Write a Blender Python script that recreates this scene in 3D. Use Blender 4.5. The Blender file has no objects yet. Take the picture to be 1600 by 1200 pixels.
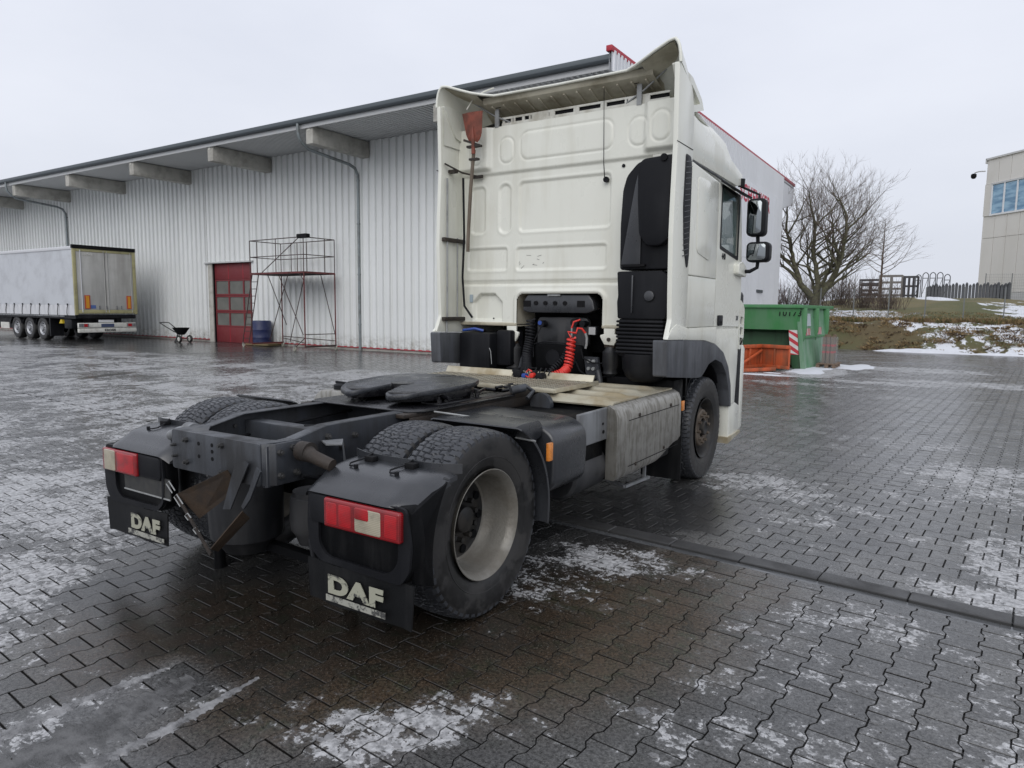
import bpy, bmesh, math, random
import numpy as np
from mathutils import Vector, Matrix
R = math.radians
random.seed(7); rng = np.random.default_rng(11)
sc = bpy.context.scene
C = sc.collection

# ---------------------------------------------------------------- camera
YAW, PITCH, ROLL = 0.57494, 0.10871, 0.011
CAMPOS = (3.2963, -3.0042, 1.6802)
fwd = Vector((-math.sin(YAW)*math.cos(PITCH), math.cos(YAW)*math.cos(PITCH), -math.sin(PITCH)))
rgt = Vector((math.cos(YAW), math.sin(YAW), 0)); up = rgt.cross(fwd)
r2 = rgt*math.cos(ROLL) + up*math.sin(ROLL); u2 = up*math.cos(ROLL) - rgt*math.sin(ROLL)
cam = bpy.data.cameras.new('camera'); co = bpy.data.objects.new('camera', cam); C.objects.link(co)
mm = Matrix((r2, u2, -fwd)).transposed().to_4x4(); mm.translation = Vector(CAMPOS); co.matrix_world = mm
cam.sensor_width = 36; cam.lens = 36*1082.68/1600; cam.clip_start = .05; cam.clip_end = 2000
sc.camera = co
# ---------------------------------------------------------------- sky and sun
SUN_EL, SUN_AZ = 36, 158          # a bright patch behind the cloud, behind the camera
w = bpy.data.worlds.new('World'); sc.world = w; w.use_nodes = True
nt = w.node_tree; nt.nodes.clear()
def wn(t, **k):
    n = nt.nodes.new(t)
    for a, v in k.items(): setattr(n, a, v)
    return n
out = wn('ShaderNodeOutputWorld'); add = wn('ShaderNodeAddShader')
b1 = wn('ShaderNodeBackground'); b2 = wn('ShaderNodeBackground')
sky = wn('ShaderNodeTexSky', sky_type='NISHITA', sun_disc=False, sun_elevation=R(SUN_EL), sun_rotation=R(SUN_AZ), air_density=1.0, dust_density=4.0)
nt.links.new(sky.outputs[0], b1.inputs[0]); b1.inputs[1].default_value = 0.006
tc = wn('ShaderNodeTexCoord'); sep = wn('ShaderNodeSeparateXYZ'); nt.links.new(tc.outputs['Generated'], sep.inputs[0])
ramp = wn('ShaderNodeValToRGB'); nt.links.new(sep.outputs[2], ramp.inputs[0])
e = ramp.color_ramp.elements; e[0].position = 0.0; e[0].color = (.68, .71, .78, 1); e[1].position = .55; e[1].color = (.80, .83, .92, 1)
nz = wn('ShaderNodeTexNoise'); nz.inputs['Scale'].default_value = 2.2; nz.inputs['Detail'].default_value = 5
mp = wn('ShaderNodeMapping'); mp.inputs['Scale'].default_value = (1, 1, 2.6); nt.links.new(tc.outputs['Generated'], mp.inputs[0]); nt.links.new(mp.outputs[0], nz.inputs[0])
r3 = wn('ShaderNodeValToRGB'); nt.links.new(nz.outputs[0], r3.inputs[0])
r3.color_ramp.elements[0].position = .3; r3.color_ramp.elements[0].color = (.92, .925, .94, 1); r3.color_ramp.elements[1].position = .7; r3.color_ramp.elements[1].color = (1.05, 1.045, 1.04, 1)
mx = wn('ShaderNodeMixRGB', blend_type='MULTIPLY'); mx.inputs[0].default_value = 1
nt.links.new(ramp.outputs[0], mx.inputs[1]); nt.links.new(r3.outputs[0], mx.inputs[2]); nt.links.new(mx.outputs[0], b2.inputs[0]); b2.inputs[1].default_value = 1.06
nt.links.new(b1.outputs[0], add.inputs[0]); nt.links.new(b2.outputs[0], add.inputs[1]); nt.links.new(add.outputs[0], out.inputs[0])
sl = bpy.data.lights.new('sun', 'SUN'); sl.energy = 1.2; sl.angle = R(50); sl.color = (1, .98, .95)
so = bpy.data.objects.new('sun', sl); C.objects.link(so); so.rotation_euler = (R(90-SUN_EL), 0, R(180-SUN_AZ)); so.location = (0, 0, 30)
sc.view_settings.view_transform = 'Standard'; sc.view_settings.look = 'None'; sc.view_settings.exposure = 0.0; sc.view_settings.gamma = 1
sc.view_settings.use_curve_mapping = False
sc.render.engine = 'CYCLES'
sc.cycles.use_denoising = True
sc.cycles.max_bounces = 6

# ---------------------------------------------------------------- materials
class NT:
    def __init__(s, name):
        s.m = bpy.data.materials.new(name); s.m.use_nodes = True; s.t = s.m.node_tree; s.t.nodes.clear()
        s.out = s.n('ShaderNodeOutputMaterial'); s.b = s.n('ShaderNodeBsdfPrincipled'); s.l(s.b.outputs[0], s.out.inputs[0])
    def n(s, t, **k):
        n = s.t.nodes.new(t)
        for a, v in k.items(): setattr(n, a, v)
        return n
    def l(s, a, b): s.t.links.new(a, b)
    def put(s, sock, v):
        if isinstance(v, (int, float)): sock.default_value = v
        elif isinstance(v, (tuple, list)): sock.default_value = (*v, 1) if len(v) == 3 and len(sock.default_value) == 4 else v
        else: s.l(v, sock)
    def coord(s, scale=(1, 1, 1), kind='Object', rot=(0, 0, 0)):
        if kind == 'World': o = s.n('ShaderNodeNewGeometry').outputs['Position']
        else: o = s.n('ShaderNodeTexCoord').outputs[kind]
        m = s.n('ShaderNodeMapping'); m.inputs['Scale'].default_value = scale; m.inputs['Rotation'].default_value = rot; s.l(o, m.inputs[0]); return m.outputs[0]
    def noise(s, co, scale, detail=4, rough=.55, dist=0):
        n = s.n('ShaderNodeTexNoise'); n.inputs['Scale'].default_value = scale; n.inputs['Detail'].default_value = detail; n.inputs['Roughness'].default_value = rough; n.inputs['Distortion'].default_value = dist
        s.l(co, n.inputs[0]); return n.outputs[0]
    def step(s, v, a, b, o0=0.0, o1=1.0):
        n = s.n('ShaderNodeMapRange'); n.interpolation_type = 'SMOOTHSTEP'; s.put(n.inputs[0], v); s.put(n.inputs[1], a); s.put(n.inputs[2], b); s.put(n.inputs[3], o0); s.put(n.inputs[4], o1); return n.outputs[0]
    def math(s, op, a, b=0.0, clamp=False):
        n = s.n('ShaderNodeMath', operation=op, use_clamp=clamp); s.put(n.inputs[0], a); s.put(n.inputs[1], b); return n.outputs[0]
    def mix(s, f, a, b, mode='MIX'):
        n = s.n('ShaderNodeMixRGB', blend_type=mode); s.put(n.inputs[0], f); s.put(n.inputs[1], a); s.put(n.inputs[2], b); return n.outputs[0]
    def bump(s, h, st, dist=.01):
        n = s.n('ShaderNodeBump'); n.inputs['Strength'].default_value = st; n.inputs['Distance'].default_value = dist; s.l(h, n.inputs['Height']); s.l(n.outputs[0], s.b.inputs['Normal'])
    def attr(s, name): return s.n('ShaderNodeAttribute', attribute_name=name).outputs['Fac']
    def objrand(s): return s.n('ShaderNodeObjectInfo').outputs['Random']
    def fin(s, col=None, rough=None, metal=None, spec=None):
        if col is not None: s.put(s.b.inputs['Base Color'], col)
        if rough is not None: s.put(s.b.inputs['Roughness'], rough)
        if metal is not None: s.put(s.b.inputs['Metallic'], metal)
        if spec is not None: s.put(s.b.inputs['Specular IOR Level'], spec)
        return s.m

def pbr(name, col, rough=.5, metal=0, var=.12, vs=6, bump=0, bs=60, dirt=None, da=.5, ds=3, streak=0, dr=None, coat=0, rv=.12, spec=None, objvar=0):
    """painted / plastic / metal surface: tone variation, dirt clouds or vertical streaks, fine relief"""
    t = NT(name); co = t.coord()
    n1 = t.noise(co, vs, 5)
    c = t.mix(1, col, t.mix(n1, tuple([1-var]*3), tuple([1+var]*3)), 'MULTIPLY')
    if objvar:
        c = t.mix(1, c, t.mix(t.objrand(), tuple([1-objvar]*3), tuple([1+objvar]*3)), 'MULTIPLY')
    r = t.step(n1, .3, .7, rough-rv/2, rough+rv/2)
    if dirt:
        cs = t.coord((1, 1, .12 if streak else 1))
        n2 = t.noise(cs, ds, 6, .62)
        n3 = t.noise(co, ds*.45, 4)
        f = t.step(t.math('MULTIPLY', t.math('ADD', n2, t.math('MULTIPLY', n3, .6)), .63), .5-.18*da, .72-.18*da)
        f = t.math('MULTIPLY', f, min(1, .45+.55*da))
        c = t.mix(f, c, dirt); r = t.mix(f, r, tuple([dr if dr is not None else .8]*3))
    if coat: t.b.inputs['Coat Weight'].default_value = coat; t.b.inputs['Coat Roughness'].default_value = .12
    if bump: t.bump(t.noise(co, bs, 4, .6), bump, .004)
    return t.fin(c, r, metal, spec)

M = {}
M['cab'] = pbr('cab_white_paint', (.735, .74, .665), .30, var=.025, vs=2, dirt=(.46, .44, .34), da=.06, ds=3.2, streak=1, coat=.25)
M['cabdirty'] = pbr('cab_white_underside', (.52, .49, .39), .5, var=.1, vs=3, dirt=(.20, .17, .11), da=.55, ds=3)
M['bright'] = pbr('spoiler_rail_paint', (.66, .66, .60), .45, dirt=(.3, .27, .2), da=.3, ds=8)
M['black'] = pbr('black_plastic', (.0085, .009, .011), .46, var=.25, vs=5, bump=.25, bs=160, dirt=(.024, .025, .028), da=.3, ds=4, streak=1, dr=.6, spec=.16)
M['guard'] = pbr('mudguard_plastic', (.022, .024, .028), .27, var=.2, vs=4, bump=.15, bs=220, dirt=(.045, .047, .052), da=.3, ds=5, streak=1, dr=.4, spec=.75)
M['guardlow'] = pbr('mudguard_lower_plastic', (.0035, .0038, .0045), .5, spec=.12, var=.25, vs=4, bump=.3, bs=220, dirt=(.03, .03, .031), da=.25, ds=7, streak=1)
M['flap'] = pbr('mudflap_rubber', (.007, .0075, .0085), .48, spec=.2, var=.2, vs=6, bump=.3, bs=120, dirt=(.03, .03, .03), da=.35, ds=6, streak=1)
M['fender'] = pbr('grey_fender', (.085, .091, .103), .55, var=.1, vs=3, dirt=(.045, .047, .05), da=.55, ds=9, streak=1, bump=.2, bs=200)
M['chassis'] = pbr('chassis_paint', (.046, .051, .060), .34, spec=.5, var=.2, vs=7, dirt=(.012, .011, .010), da=.45, ds=7, streak=1, bump=.3, bs=70)
M['grease'] = pbr('black_grease', (.006, .006, .0075), .32, spec=.4, var=.4, vs=20, bump=1.0, bs=26, rv=.25)
M['fifth'] = pbr('greasy_plate', (.030, .033, .039), .30, var=.35, vs=9, bump=.8, bs=40, dirt=(.008, .008, .009), da=.45, ds=6, dr=.3, rv=.25)
M['rust'] = pbr('rusty_steel', (.045, .028, .016), .75, var=.35, vs=12, bump=.7, bs=60, dirt=(.022, .017, .014), da=.5, ds=10)
M['rustdark'] = pbr('dark_rusty_steel', (.033, .024, .018), .6, var=.35, vs=12, bump=.7, bs=60, dirt=(.012, .011, .010), da=.5, ds=10)
M['bolt'] = pbr('dull_bolt_steel', (.08, .08, .08), .45, .6, var=.3, vs=30)
M['alu'] = pbr('dirty_aluminium', (.36, .35, .32), .36, .65, var=.06, vs=2.5, dirt=(.15, .14, .115), da=.5, ds=30, streak=1, bump=.04, bs=40, dr=.6)
M['alutop'] = pbr('aluminium_tread', (.52, .49, .39), .42, .45, var=.12, vs=3, dirt=(.24, .17, .07), da=.42, ds=3.5, bump=.2, bs=50)
M['checker'] = pbr('checker_plate_aluminium', (.20, .185, .15), .40, .5, var=.15, vs=5, dirt=(.07, .055, .04), da=.5, ds=14)
M['greybox'] = pbr('grey_galvanised', (.23, .24, .25), .45, .25, var=.08, vs=5, dirt=(.09, .09, .09), da=.4, ds=9, streak=1)
M['rubber'] = None
M['rimsteel'] = pbr('rim_silver_dirty', (.235, .225, .20), .46, .45, var=.18, vs=5, dirt=(.16, .145, .12), da=.5, ds=9, bump=.5, bs=90)
M['rimdark'] = pbr('wheel_disc_dark', (.012, .012, .012), .5, .2, var=.3, vs=12, dirt=(.05, .043, .035), da=.3, ds=8)
M['hubbrown'] = pbr('front_hub_rusty', (.115, .092, .070), .62, .15, var=.25, vs=14, dirt=(.045, .032, .022), da=.5, ds=9, bump=.5, bs=90)
M['redhose'] = pbr('red_air_hose', (.62, .035, .025), .35, var=.08)
M['blue'] = pbr('blue_plastic', (.02, .06, .28), .4)
M['greyhose'] = pbr('grey_pipe', (.30, .31, .31), .45, dirt=(.12, .12, .12), da=.3, ds=8)
M['shovel'] = pbr('red_shovel_blade', (.22, .055, .032), .6, var=.2, vs=10, dirt=(.07, .03, .02), da=.5, ds=12, bump=.4, bs=60)
M['wood'] = pbr('weathered_wood', (.20, .165, .125), .7, var=.2, vs=20, dirt=(.08, .06, .045), da=.4, ds=6, streak=1)
M['mirrorglass'] = pbr('mirror_glass', (.24, .26, .27), .04, 1, var=.02, rv=0)
M['dark'] = pbr('dark_interior', (.008, .008, .009), .7, spec=.15)
M['seat'] = pbr('seat_fabric', (.06, .065, .065), .8)
M['engine'] = pbr('engine_black', (.0035, .0038, .0045), .55, spec=.12, var=.4, vs=8, bump=.6, bs=30, rv=.3)

def letterpaint(name, col, wear=.5):
    t = NT(name); co = t.coord(); n = t.noise(co, 30, 6, .75); n2 = t.noise(co, 9, 4)
    f = t.step(t.math('ADD', t.math('MULTIPLY', n, .6), t.math('MULTIPLY', n2, .4)), wear, wear+.07)
    return t.fin(t.mix(f, col, (.05, .05, .05)), .6)
M['letter'] = letterpaint('worn_cream_print', (.34, .34, .27), .53)
M['letterw'] = letterpaint('worn_grey_print', (.34, .34, .30), .47)

def glassmat(name, col, rough=.05, alpha=1.0, spec=.8):
    t = NT(name); t.fin(col, rough, 0, spec); t.b.inputs['IOR'].default_value = 1.5
    if alpha < 1: t.b.inputs['Alpha'].default_value = alpha
    return t.m
M['cabglass'] = glassmat('tinted_cab_glass', (.10, .16, .15), .03, .55)
def lampmat(name, col, tr=.0):
    t = NT(name); co = t.coord((1, 1, 1))
    wv = t.n('ShaderNodeTexWave', wave_type='BANDS', bands_direction='X'); wv.inputs['Scale'].default_value = 60; t.l(co, wv.inputs[0])
    wz = t.n('ShaderNodeTexWave', wave_type='BANDS', bands_direction='Z'); wz.inputs['Scale'].default_value = 38; t.l(co, wz.inputs[0])
    f = t.math('MULTIPLY', wv.outputs[1], wz.outputs[1])
    c = t.mix(f, col, tuple(min(1, x*1.7+.01) for x in col))
    n = t.noise(co, 9, 4); c = t.mix(t.step(n, .45, .75), c, tuple(x*.6+.01 for x in col))
    t.bump(f, .12, .002); t.b.inputs['Coat Weight'].default_value = .35; t.b.inputs['Coat Roughness'].default_value = .08
    return t.fin(c, .25)
M['redlens'] = lampmat('red_lens', (.20, .003, .006)); M['redlens2'] = lampmat('red_lens_light', (.33, .006, .010))
M['whitelens'] = lampmat('clear_lens', (.32, .29, .22)); M['orangelens'] = lampmat('amber_lens', (.60, .20, .03))

def tyremat():
    t = NT('tyre_rubber'); co = t.coord(); n = t.noise(co, 5, 5, .6); n2 = t.noise(co, 24, 4)
    w_ = t.step(n, .46, .54)
    c = t.mix(w_, (.009, .009, .009), (.030, .029, .028))
    c = t.mix(t.step(n2, .5, .8), c, (.022, .021, .021))
    t.bump(n2, .15, .004)
    return t.fin(c, t.step(w_, 0, 1, .38, .62))
M['rubber'] = tyremat()
def treadmat():
    t = NT('wet_tread'); co = t.coord(); n = t.noise(co, 10, 5, .6)
    t.bump(t.noise(co, 120, 3), .2, .003)
    return t.fin(t.mix(n, (.022, .024, .028), (.048, .052, .060)), t.step(n, .3, .7, .28, .5))
M['tread'] = treadmat()

# ---------------------------------------------------------------- geometry helpers
class MB:
    def __init__(s): s.v = []; s.f = []; s.mi = []; s.m = 0
    def add(s, vs, fs):
        o = len(s.v); s.v += [tuple(p) for p in vs]; s.f += [tuple(i+o for i in f) for f in fs]; s.mi += [s.m]*len(fs); return s
    def box(s, x0, x1, y0, y1, z0, z1):
        return s.add([(x, y, z) for x in (x0, x1) for y in (y0, y1) for z in (z0, z1)],
                     [(0, 1, 3, 2), (4, 6, 7, 5), (0, 4, 5, 1), (2, 3, 7, 6), (0, 2, 6, 4), (1, 5, 7, 3)])
    def prism(s, pts, axis, a, b):
        """extrude 2D polygon; axis 0: pts are (y,z); 1: (x,z); 2: (x,y)"""
        def p3(p, t): return ((t, p[0], p[1]), (p[0], t, p[1]), (p[0], p[1], t))[axis]
        n = len(pts); vs = [p3(p, a) for p in pts]+[p3(p, b) for p in pts]
        fs = [tuple(range(n))[::-1], tuple(range(n, 2*n))]+[(i, (i+1) % n, n+(i+1) % n, n+i) for i in range(n)]
        return s.add(vs, fs)
    def rbox(s, x0, x1, y0, y1, z0, z1, r, axis=1, n=4):
        def rr(a0, a1, b0, b1):
            o = []
            for cx, cy, st in ((a1-r, b1-r, 0), (a0+r, b1-r, 90), (a0+r, b0+r, 180), (a1-r, b0+r, 270)):
                for k in range(n+1):
                    t = R(st+90*k/n); o.append((cx+r*math.cos(t), cy+r*math.sin(t)))
            return o
        if axis == 1: return s.prism(rr(x0, x1, z0, z1), 1, y0, y1)
        if axis == 0: return s.prism(rr(y0, y1, z0, z1), 0, x0, x1)
        return s.prism(rr(x0, x1, y0, y1), 2, z0, z1)
    def tube(s, pts, r, n=8, cap=True, r2=None):
        P = [Vector(p) for p in pts]; k = len(P); o = len(s.v); vs = []
        rad = r if hasattr(r, '__len__') else [r]*k
        if r2 is not None: rad = [r+(r2-r)*i/(k-1) for i in range(k)]
        prev = None
        for i in range(k):
            d = (P[min(i+1, k-1)]-P[max(i-1, 0)])
            d = d.normalized() if d.length > 1e-9 else Vector((0, 0, 1))
            if prev is None:
                a = Vector((0, 0, 1)) if abs(d.z) < .9 else Vector((1, 0, 0)); u = d.cross(a).normalized()
            else:
                u = prev-d*prev.dot(d); u = u.normalized() if u.length > 1e-6 else d.orthogonal().normalized()
            prev = u; w_ = d.cross(u)
            for j in range(n):
                t = 2*math.pi*j/n; vs.append(P[i]+(u*math.cos(t)+w_*math.sin(t))*rad[i])
        fs = [(i*n+j, i*n+(j+1) % n, (i+1)*n+(j+1) % n, (i+1)*n+j) for i in range(k-1) for j in range(n)]
        if cap: fs += [tuple(range(n))[::-1], tuple(range((k-1)*n, k*n))]
        return s.add(vs, fs)
    def bar(s, a, b, wd, h=None):
        """square bar from a to b"""
        h = h or wd; a = Vector(a); b = Vector(b); d = (b-a).normalized()
        q = Vector((0, 0, 1)) if abs(d.z) < .95 else Vector((0, 1, 0)); u = d.cross(q).normalized()*wd/2; v = u.cross(d).normalized()*h/2
        vs = [p+i*u+j*v for p in (a, b) for i, j in ((-1, -1), (1, -1), (1, 1), (-1, 1))]
        return s.add(vs, [(0, 1, 2, 3), (7, 6, 5, 4), (0, 4, 5, 1), (1, 5, 6, 2), (2, 6, 7, 3), (3, 7, 4, 0)])
    def cyl(s, c, r, h, axis=2, n=20, r2=None):
        c = Vector(c); d = Vector((0, 0, 0)); d[axis] = h/2; return s.tube([c-d, c+d], [r, r if r2 is None else r2], n)
    def lathe(s, prof, axis=0, c=(0, 0, 0), n=48, closed=False, arc=None):
        """prof: (offset along axis, radius)"""
        k = len(prof); vs = []; a0, a1 = arc or (0, 2*math.pi); full = arc is None; m = n if full else n+1
        for j in range(m):
            t = a0+(a1-a0)*j/n; cs, sn = math.cos(t), math.sin(t)
            for o, r in prof:
                p = [(o, r*cs, r*sn), (r*cs, o, r*sn), (r*cs, r*sn, o)][axis]
                vs.append((p[0]+c[0], p[1]+c[1], p[2]+c[2]))
        fs = []
        for j in range(n):
            j2 = (j+1) % m
            for i in range(k-1 if not closed else k):
                i2 = (i+1) % k; fs.append((j*k+i, j*k+i2, j2*k+i2, j2*k+i))
        return s.add(vs, fs)
    def grid(s, P):
        """P: 2D list of points"""
        a = len(P); b = len(P[0]); return s.add([p for r in P for p in r], [(i*b+j, i*b+j+1, (i+1)*b+j+1, (i+1)*b+j) for i in range(a-1) for j in range(b-1)])
    def xf(s, fn, start=0):
        s.v = s.v[:start]+[tuple(fn(Vector(p))) for p in s.v[start:]]; return s
    def mesh(s, name, mats, smooth=35, bevel=0, seg=2, solid=0):
        me = bpy.data.meshes.new(name); me.from_pydata(s.v, [], s.f)
        for m in (mats if isinstance(mats, (list, tuple)) else [mats]): me.materials.append(m)
        if any(s.mi): me.polygons.foreach_set('material_index', s.mi)
        if bevel or solid or True:
            bm = bmesh.new(); bm.from_mesh(me)
            if solid:
                bmesh.ops.recalc_face_normals(bm, faces=bm.faces[:])
                bmesh.ops.solidify(bm, geom=bm.faces[:]+bm.edges[:]+bm.verts[:], thickness=solid)
            bmesh.ops.recalc_face_normals(bm, faces=bm.faces[:])
            if bevel:
                es = [e_ for e_ in bm.edges if len(e_.link_faces) == 2 and e_.calc_face_angle(0) > R(28)]
                bmesh.ops.bevel(bm, geom=es, offset=bevel, segments=seg, affect='EDGES', clamp_overlap=True, profile=.5)
            bm.to_mesh(me); bm.free()
        if smooth:
            me.polygons.foreach_set('use_smooth', [True]*len(me.polygons)); me.set_sharp_from_angle(angle=R(smooth))
        me.update(); return me
    def obj(s, name, mats, parent=None, loc=None, **k):
        return mk(name, s.mesh(name, mats, **k), parent, loc)
def mk(name, me, parent=None, loc=None, rot=None):
    o = bpy.data.objects.new(name, me); C.objects.link(o)
    if parent: o.parent = parent
    if loc: o.location = loc
    if rot: o.rotation_euler = rot
    return o
def tag(o, label, cat, group=None):
    o['label'] = label; o['category'] = cat
    if group: o['group'] = group
    return o
def thing(name, label, cat, loc=(0, 0, 0), rz=0, group=None):
    o = mk(name, None, None, loc, (0, 0, rz)); o.empty_display_size = .2; return tag(o, label, cat, group)
def kind(o, k): o['kind'] = k; return o
def text_mesh(s, size, depth=.004, bold=0.0, spacing=1.0):
    cu = bpy.data.curves.new('lettering', 'FONT'); cu.body = s; cu.size = size; cu.extrude = depth/2; cu.offset = bold; cu.space_character = spacing
    cu.align_x = 'CENTER'; cu.align_y = 'CENTER'
    o = bpy.data.objects.new('tmp', cu); C.objects.link(o); dg = bpy.context.evaluated_depsgraph_get(); me = bpy.data.meshes.new_from_object(o.evaluated_get(dg))
    bpy.data.objects.remove(o); return me
def lettering(s, size, mat, loc, rot, parent, name='lettering', bold=0.0, sx=1.0, spacing=1.0, depth=.004):
    me = text_mesh(s, size, depth, bold, spacing); me.materials.clear(); me.materials.append(mat)
    o = mk(name, me, parent, loc, rot); o.scale = (sx, 1, 1); return o
def sd_rr(x, z, cx, cz, hx, hz, r):
    qx = np.abs(x-cx)-hx+r; qz = np.abs(z-cz)-hz+r
    return np.hypot(np.maximum(qx, 0), np.maximum(qz, 0))+np.minimum(np.maximum(qx, qz), 0)-r
def sstep(t): t = np.clip(t, 0, 1); return t*t*(3-2*t)

# ================================================================ GROUND
PA = R(4.5); CA, SA = math.cos(PA), math.sin(PA)
def uv2xy(u, v): return u*CA+v*SA, -u*SA+v*CA
def xy2uv(x, y): return x*CA-y*SA, x*SA+y*CA
def ell(x, y, cx, cy, rx, ry, rot=0, soft=.5):
    c, s = math.cos(R(rot)), math.sin(R(rot)); dx, dy = x-cx, y-cy
    d = np.hypot((dx*c+dy*s)/rx, (-dx*s+dy*c)/ry); return 1-sstep((d-(1-soft))/(2*soft))
def vnoise(x, y, s, seed=0):
    """cheap smooth value noise"""
    x = x*s+seed*17.3; y = y*s-seed*9.1; xi = np.floor(x).astype(int); yi = np.floor(y).astype(int); fx = sstep(x-xi); fy = sstep(y-yi)
    def h(a, b): t = np.sin(a*127.1+b*311.7+seed*74.7)*43758.5453; return t-np.floor(t)
    return (h(xi, yi)*(1-fx)+h(xi+1, yi)*fx)*(1-fy)+(h(xi, yi+1)*(1-fx)+h(xi+1, yi+1)*fx)*fy
def fields(x, y):
    x = np.asarray(x, float); y = np.asarray(y, float)
    ice = np.full(x.shape, .30)
    # iced-over yard to the left, streaked by traffic
    left = sstep((-x-.35-.25*np.maximum(y, -2))/1.6)*sstep((13.5-y)/4)
    u = x*.42+y*.91
    st = vnoise(x*2.6+y*.2, y*.45, 1, 3)*.5+vnoise(x*.5, y*1.3, 1, 5)*.5
    ice = np.maximum(ice, left*(.34+.78*st))
    ice = np.maximum(ice, ell(x, y, -3.2, -.2, 2.4, 1.3, 20)*(.62+.45*st))
    ice = np.maximum(ice, ell(x, y, -7.5, 2.6, 3.6, 1.6, 15)*(.4+.55*st))
    ice = np.maximum(ice, ell(x, y, -1.1, -1.25, .95, .7, 10)*.80)
    ice = np.maximum(ice, ell(x, y, -.35, -1.62, .5, .3, 20)*.66)
    ice = np.maximum(ice, ell(x, y, -10, 5.2, 9, 1.8, 5)*(.35+.5*st))
    ice = np.maximum(ice, ell(x, y, -19, 8, 9, 1.0, 0)*.55)
    for a in ((1.22, .45, .42, .2, 50, .72), (1.45, 1.2, .55, .28, 0, .80), (1.25, .95, .5, .3, 40, .62), (1.5, -1.05, .33, .16, 30, .95), (1.62, -.80, .30, .12, 60, .80), (1.25, -.62, .12, .10, 0, .7), (2.3, -.4, .16, .1, 20, .62), (.35, -.75, .10, .06, 10, .75), (1.38, -1.25, .3, .13, 20, .8),
              (.95, -1.32, .2, .1, 0, .5), (2.0, 2.95, .9, .3, -10, .62), (1.75, 3.9, .8, .55, -20, .80), (2.5, 3.4, .5, .2, 0, .7), (3.7, 5.3, .9, 1.3, 0, .75), (3.75, 2.6, .35, .8, 10, .95), (3.6, 1.85, .55, .22, -5, .98),
              (2.9, 7.2, 1.3, .5, 0, .55), (3.1, 4.2, .6, .6, 0, .45), (4.4, 16.6, 3.5, .9, 0, .8), (.2, 14.2, 2.4, .5, 0, .65), (1.6, 15.6, 2, .5, 0, .8), (2.3, 12.6, 2, .4, 0, .5), (2, 19, 2.5, 1.2, 0, .55), (-.8, 16.2, 1.8, .5, 0, .9), (-.1, 18.0, 1.0, 2.4, 0, 1.0), (2.3, 20.5, 2.2, 1.2, 0, .8)):
        ice = np.maximum(ice, ell(x, y, *a[:5])*a[5])
    ice = np.maximum(ice, (.40+.14*vnoise(x, y, 1.4, 2))*sstep((x-1.7)/.9)*sstep((1.7-y)/.5))
    trk = np.maximum(np.exp(-((x-.73-.015*np.sin(y*5))/.05)**2)*sstep((-1.08-y)/.05), np.exp(-((x-.26-.03*np.sin(y*4))/.07)**2)*sstep((-1.35-y)/.1)*.9)
    ice = np.maximum(ice, trk); slush = sstep((x-.2)/.1)*sstep((.80-x)/.06)*sstep((-1.12-y)/.15)
    # wet ground under and around the truck, with the truck's shade painted in
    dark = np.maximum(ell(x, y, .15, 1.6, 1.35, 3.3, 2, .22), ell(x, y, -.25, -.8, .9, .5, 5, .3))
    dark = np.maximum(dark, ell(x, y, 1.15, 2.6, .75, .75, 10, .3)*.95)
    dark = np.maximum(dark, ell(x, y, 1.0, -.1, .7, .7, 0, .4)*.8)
    brown = np.maximum(ell(x, y, .5, -.9, 1.15, .75, 15, .3), ell(x, y, 1.45, 0.05, .85, 1.25, -35, .35))
    brown = np.maximum(brown, ell(x, y, 1.9, 1.15, .7, .55, 0, .4)*.75)
    keep = ((ell(x, y, 1.45, 1.2, .6, .35, 0)+ell(x, y, 1.3, .7, .5, .45, 40)+ell(x, y, 1.55, -1.05, .6, .25, 30)) > .2)*1.0
    for a in ((-13.6, 5.45, .16, .75, 25), (-17.6, 5.75, .13, .8, 40), (-21.2, 7.6, .15, .9, 45)):
        e_ = ell(x, y, *a); ice = ice*(1-e_); dark = np.maximum(dark, e_*1.5)
    brown = brown*(1-slush); dark = dark*(1-slush); ice = ice*(1-dark*.92*(1-keep)*(1-trk))*(1-.40*brown*(1-keep)*(1-trk)); ice = np.maximum(ice, slush*.50)
    # far left strip in front of the hall is dark and merely damp
    band = sstep((y-9.5)/3)*sstep((-x-4)/4); ice = ice*(1-.75*band); dark = np.maximum(dark, band*.45)
    return np.clip(ice, 0, 1), np.clip(brown, 0, 1), np.clip(dark, 0, 1)

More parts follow.
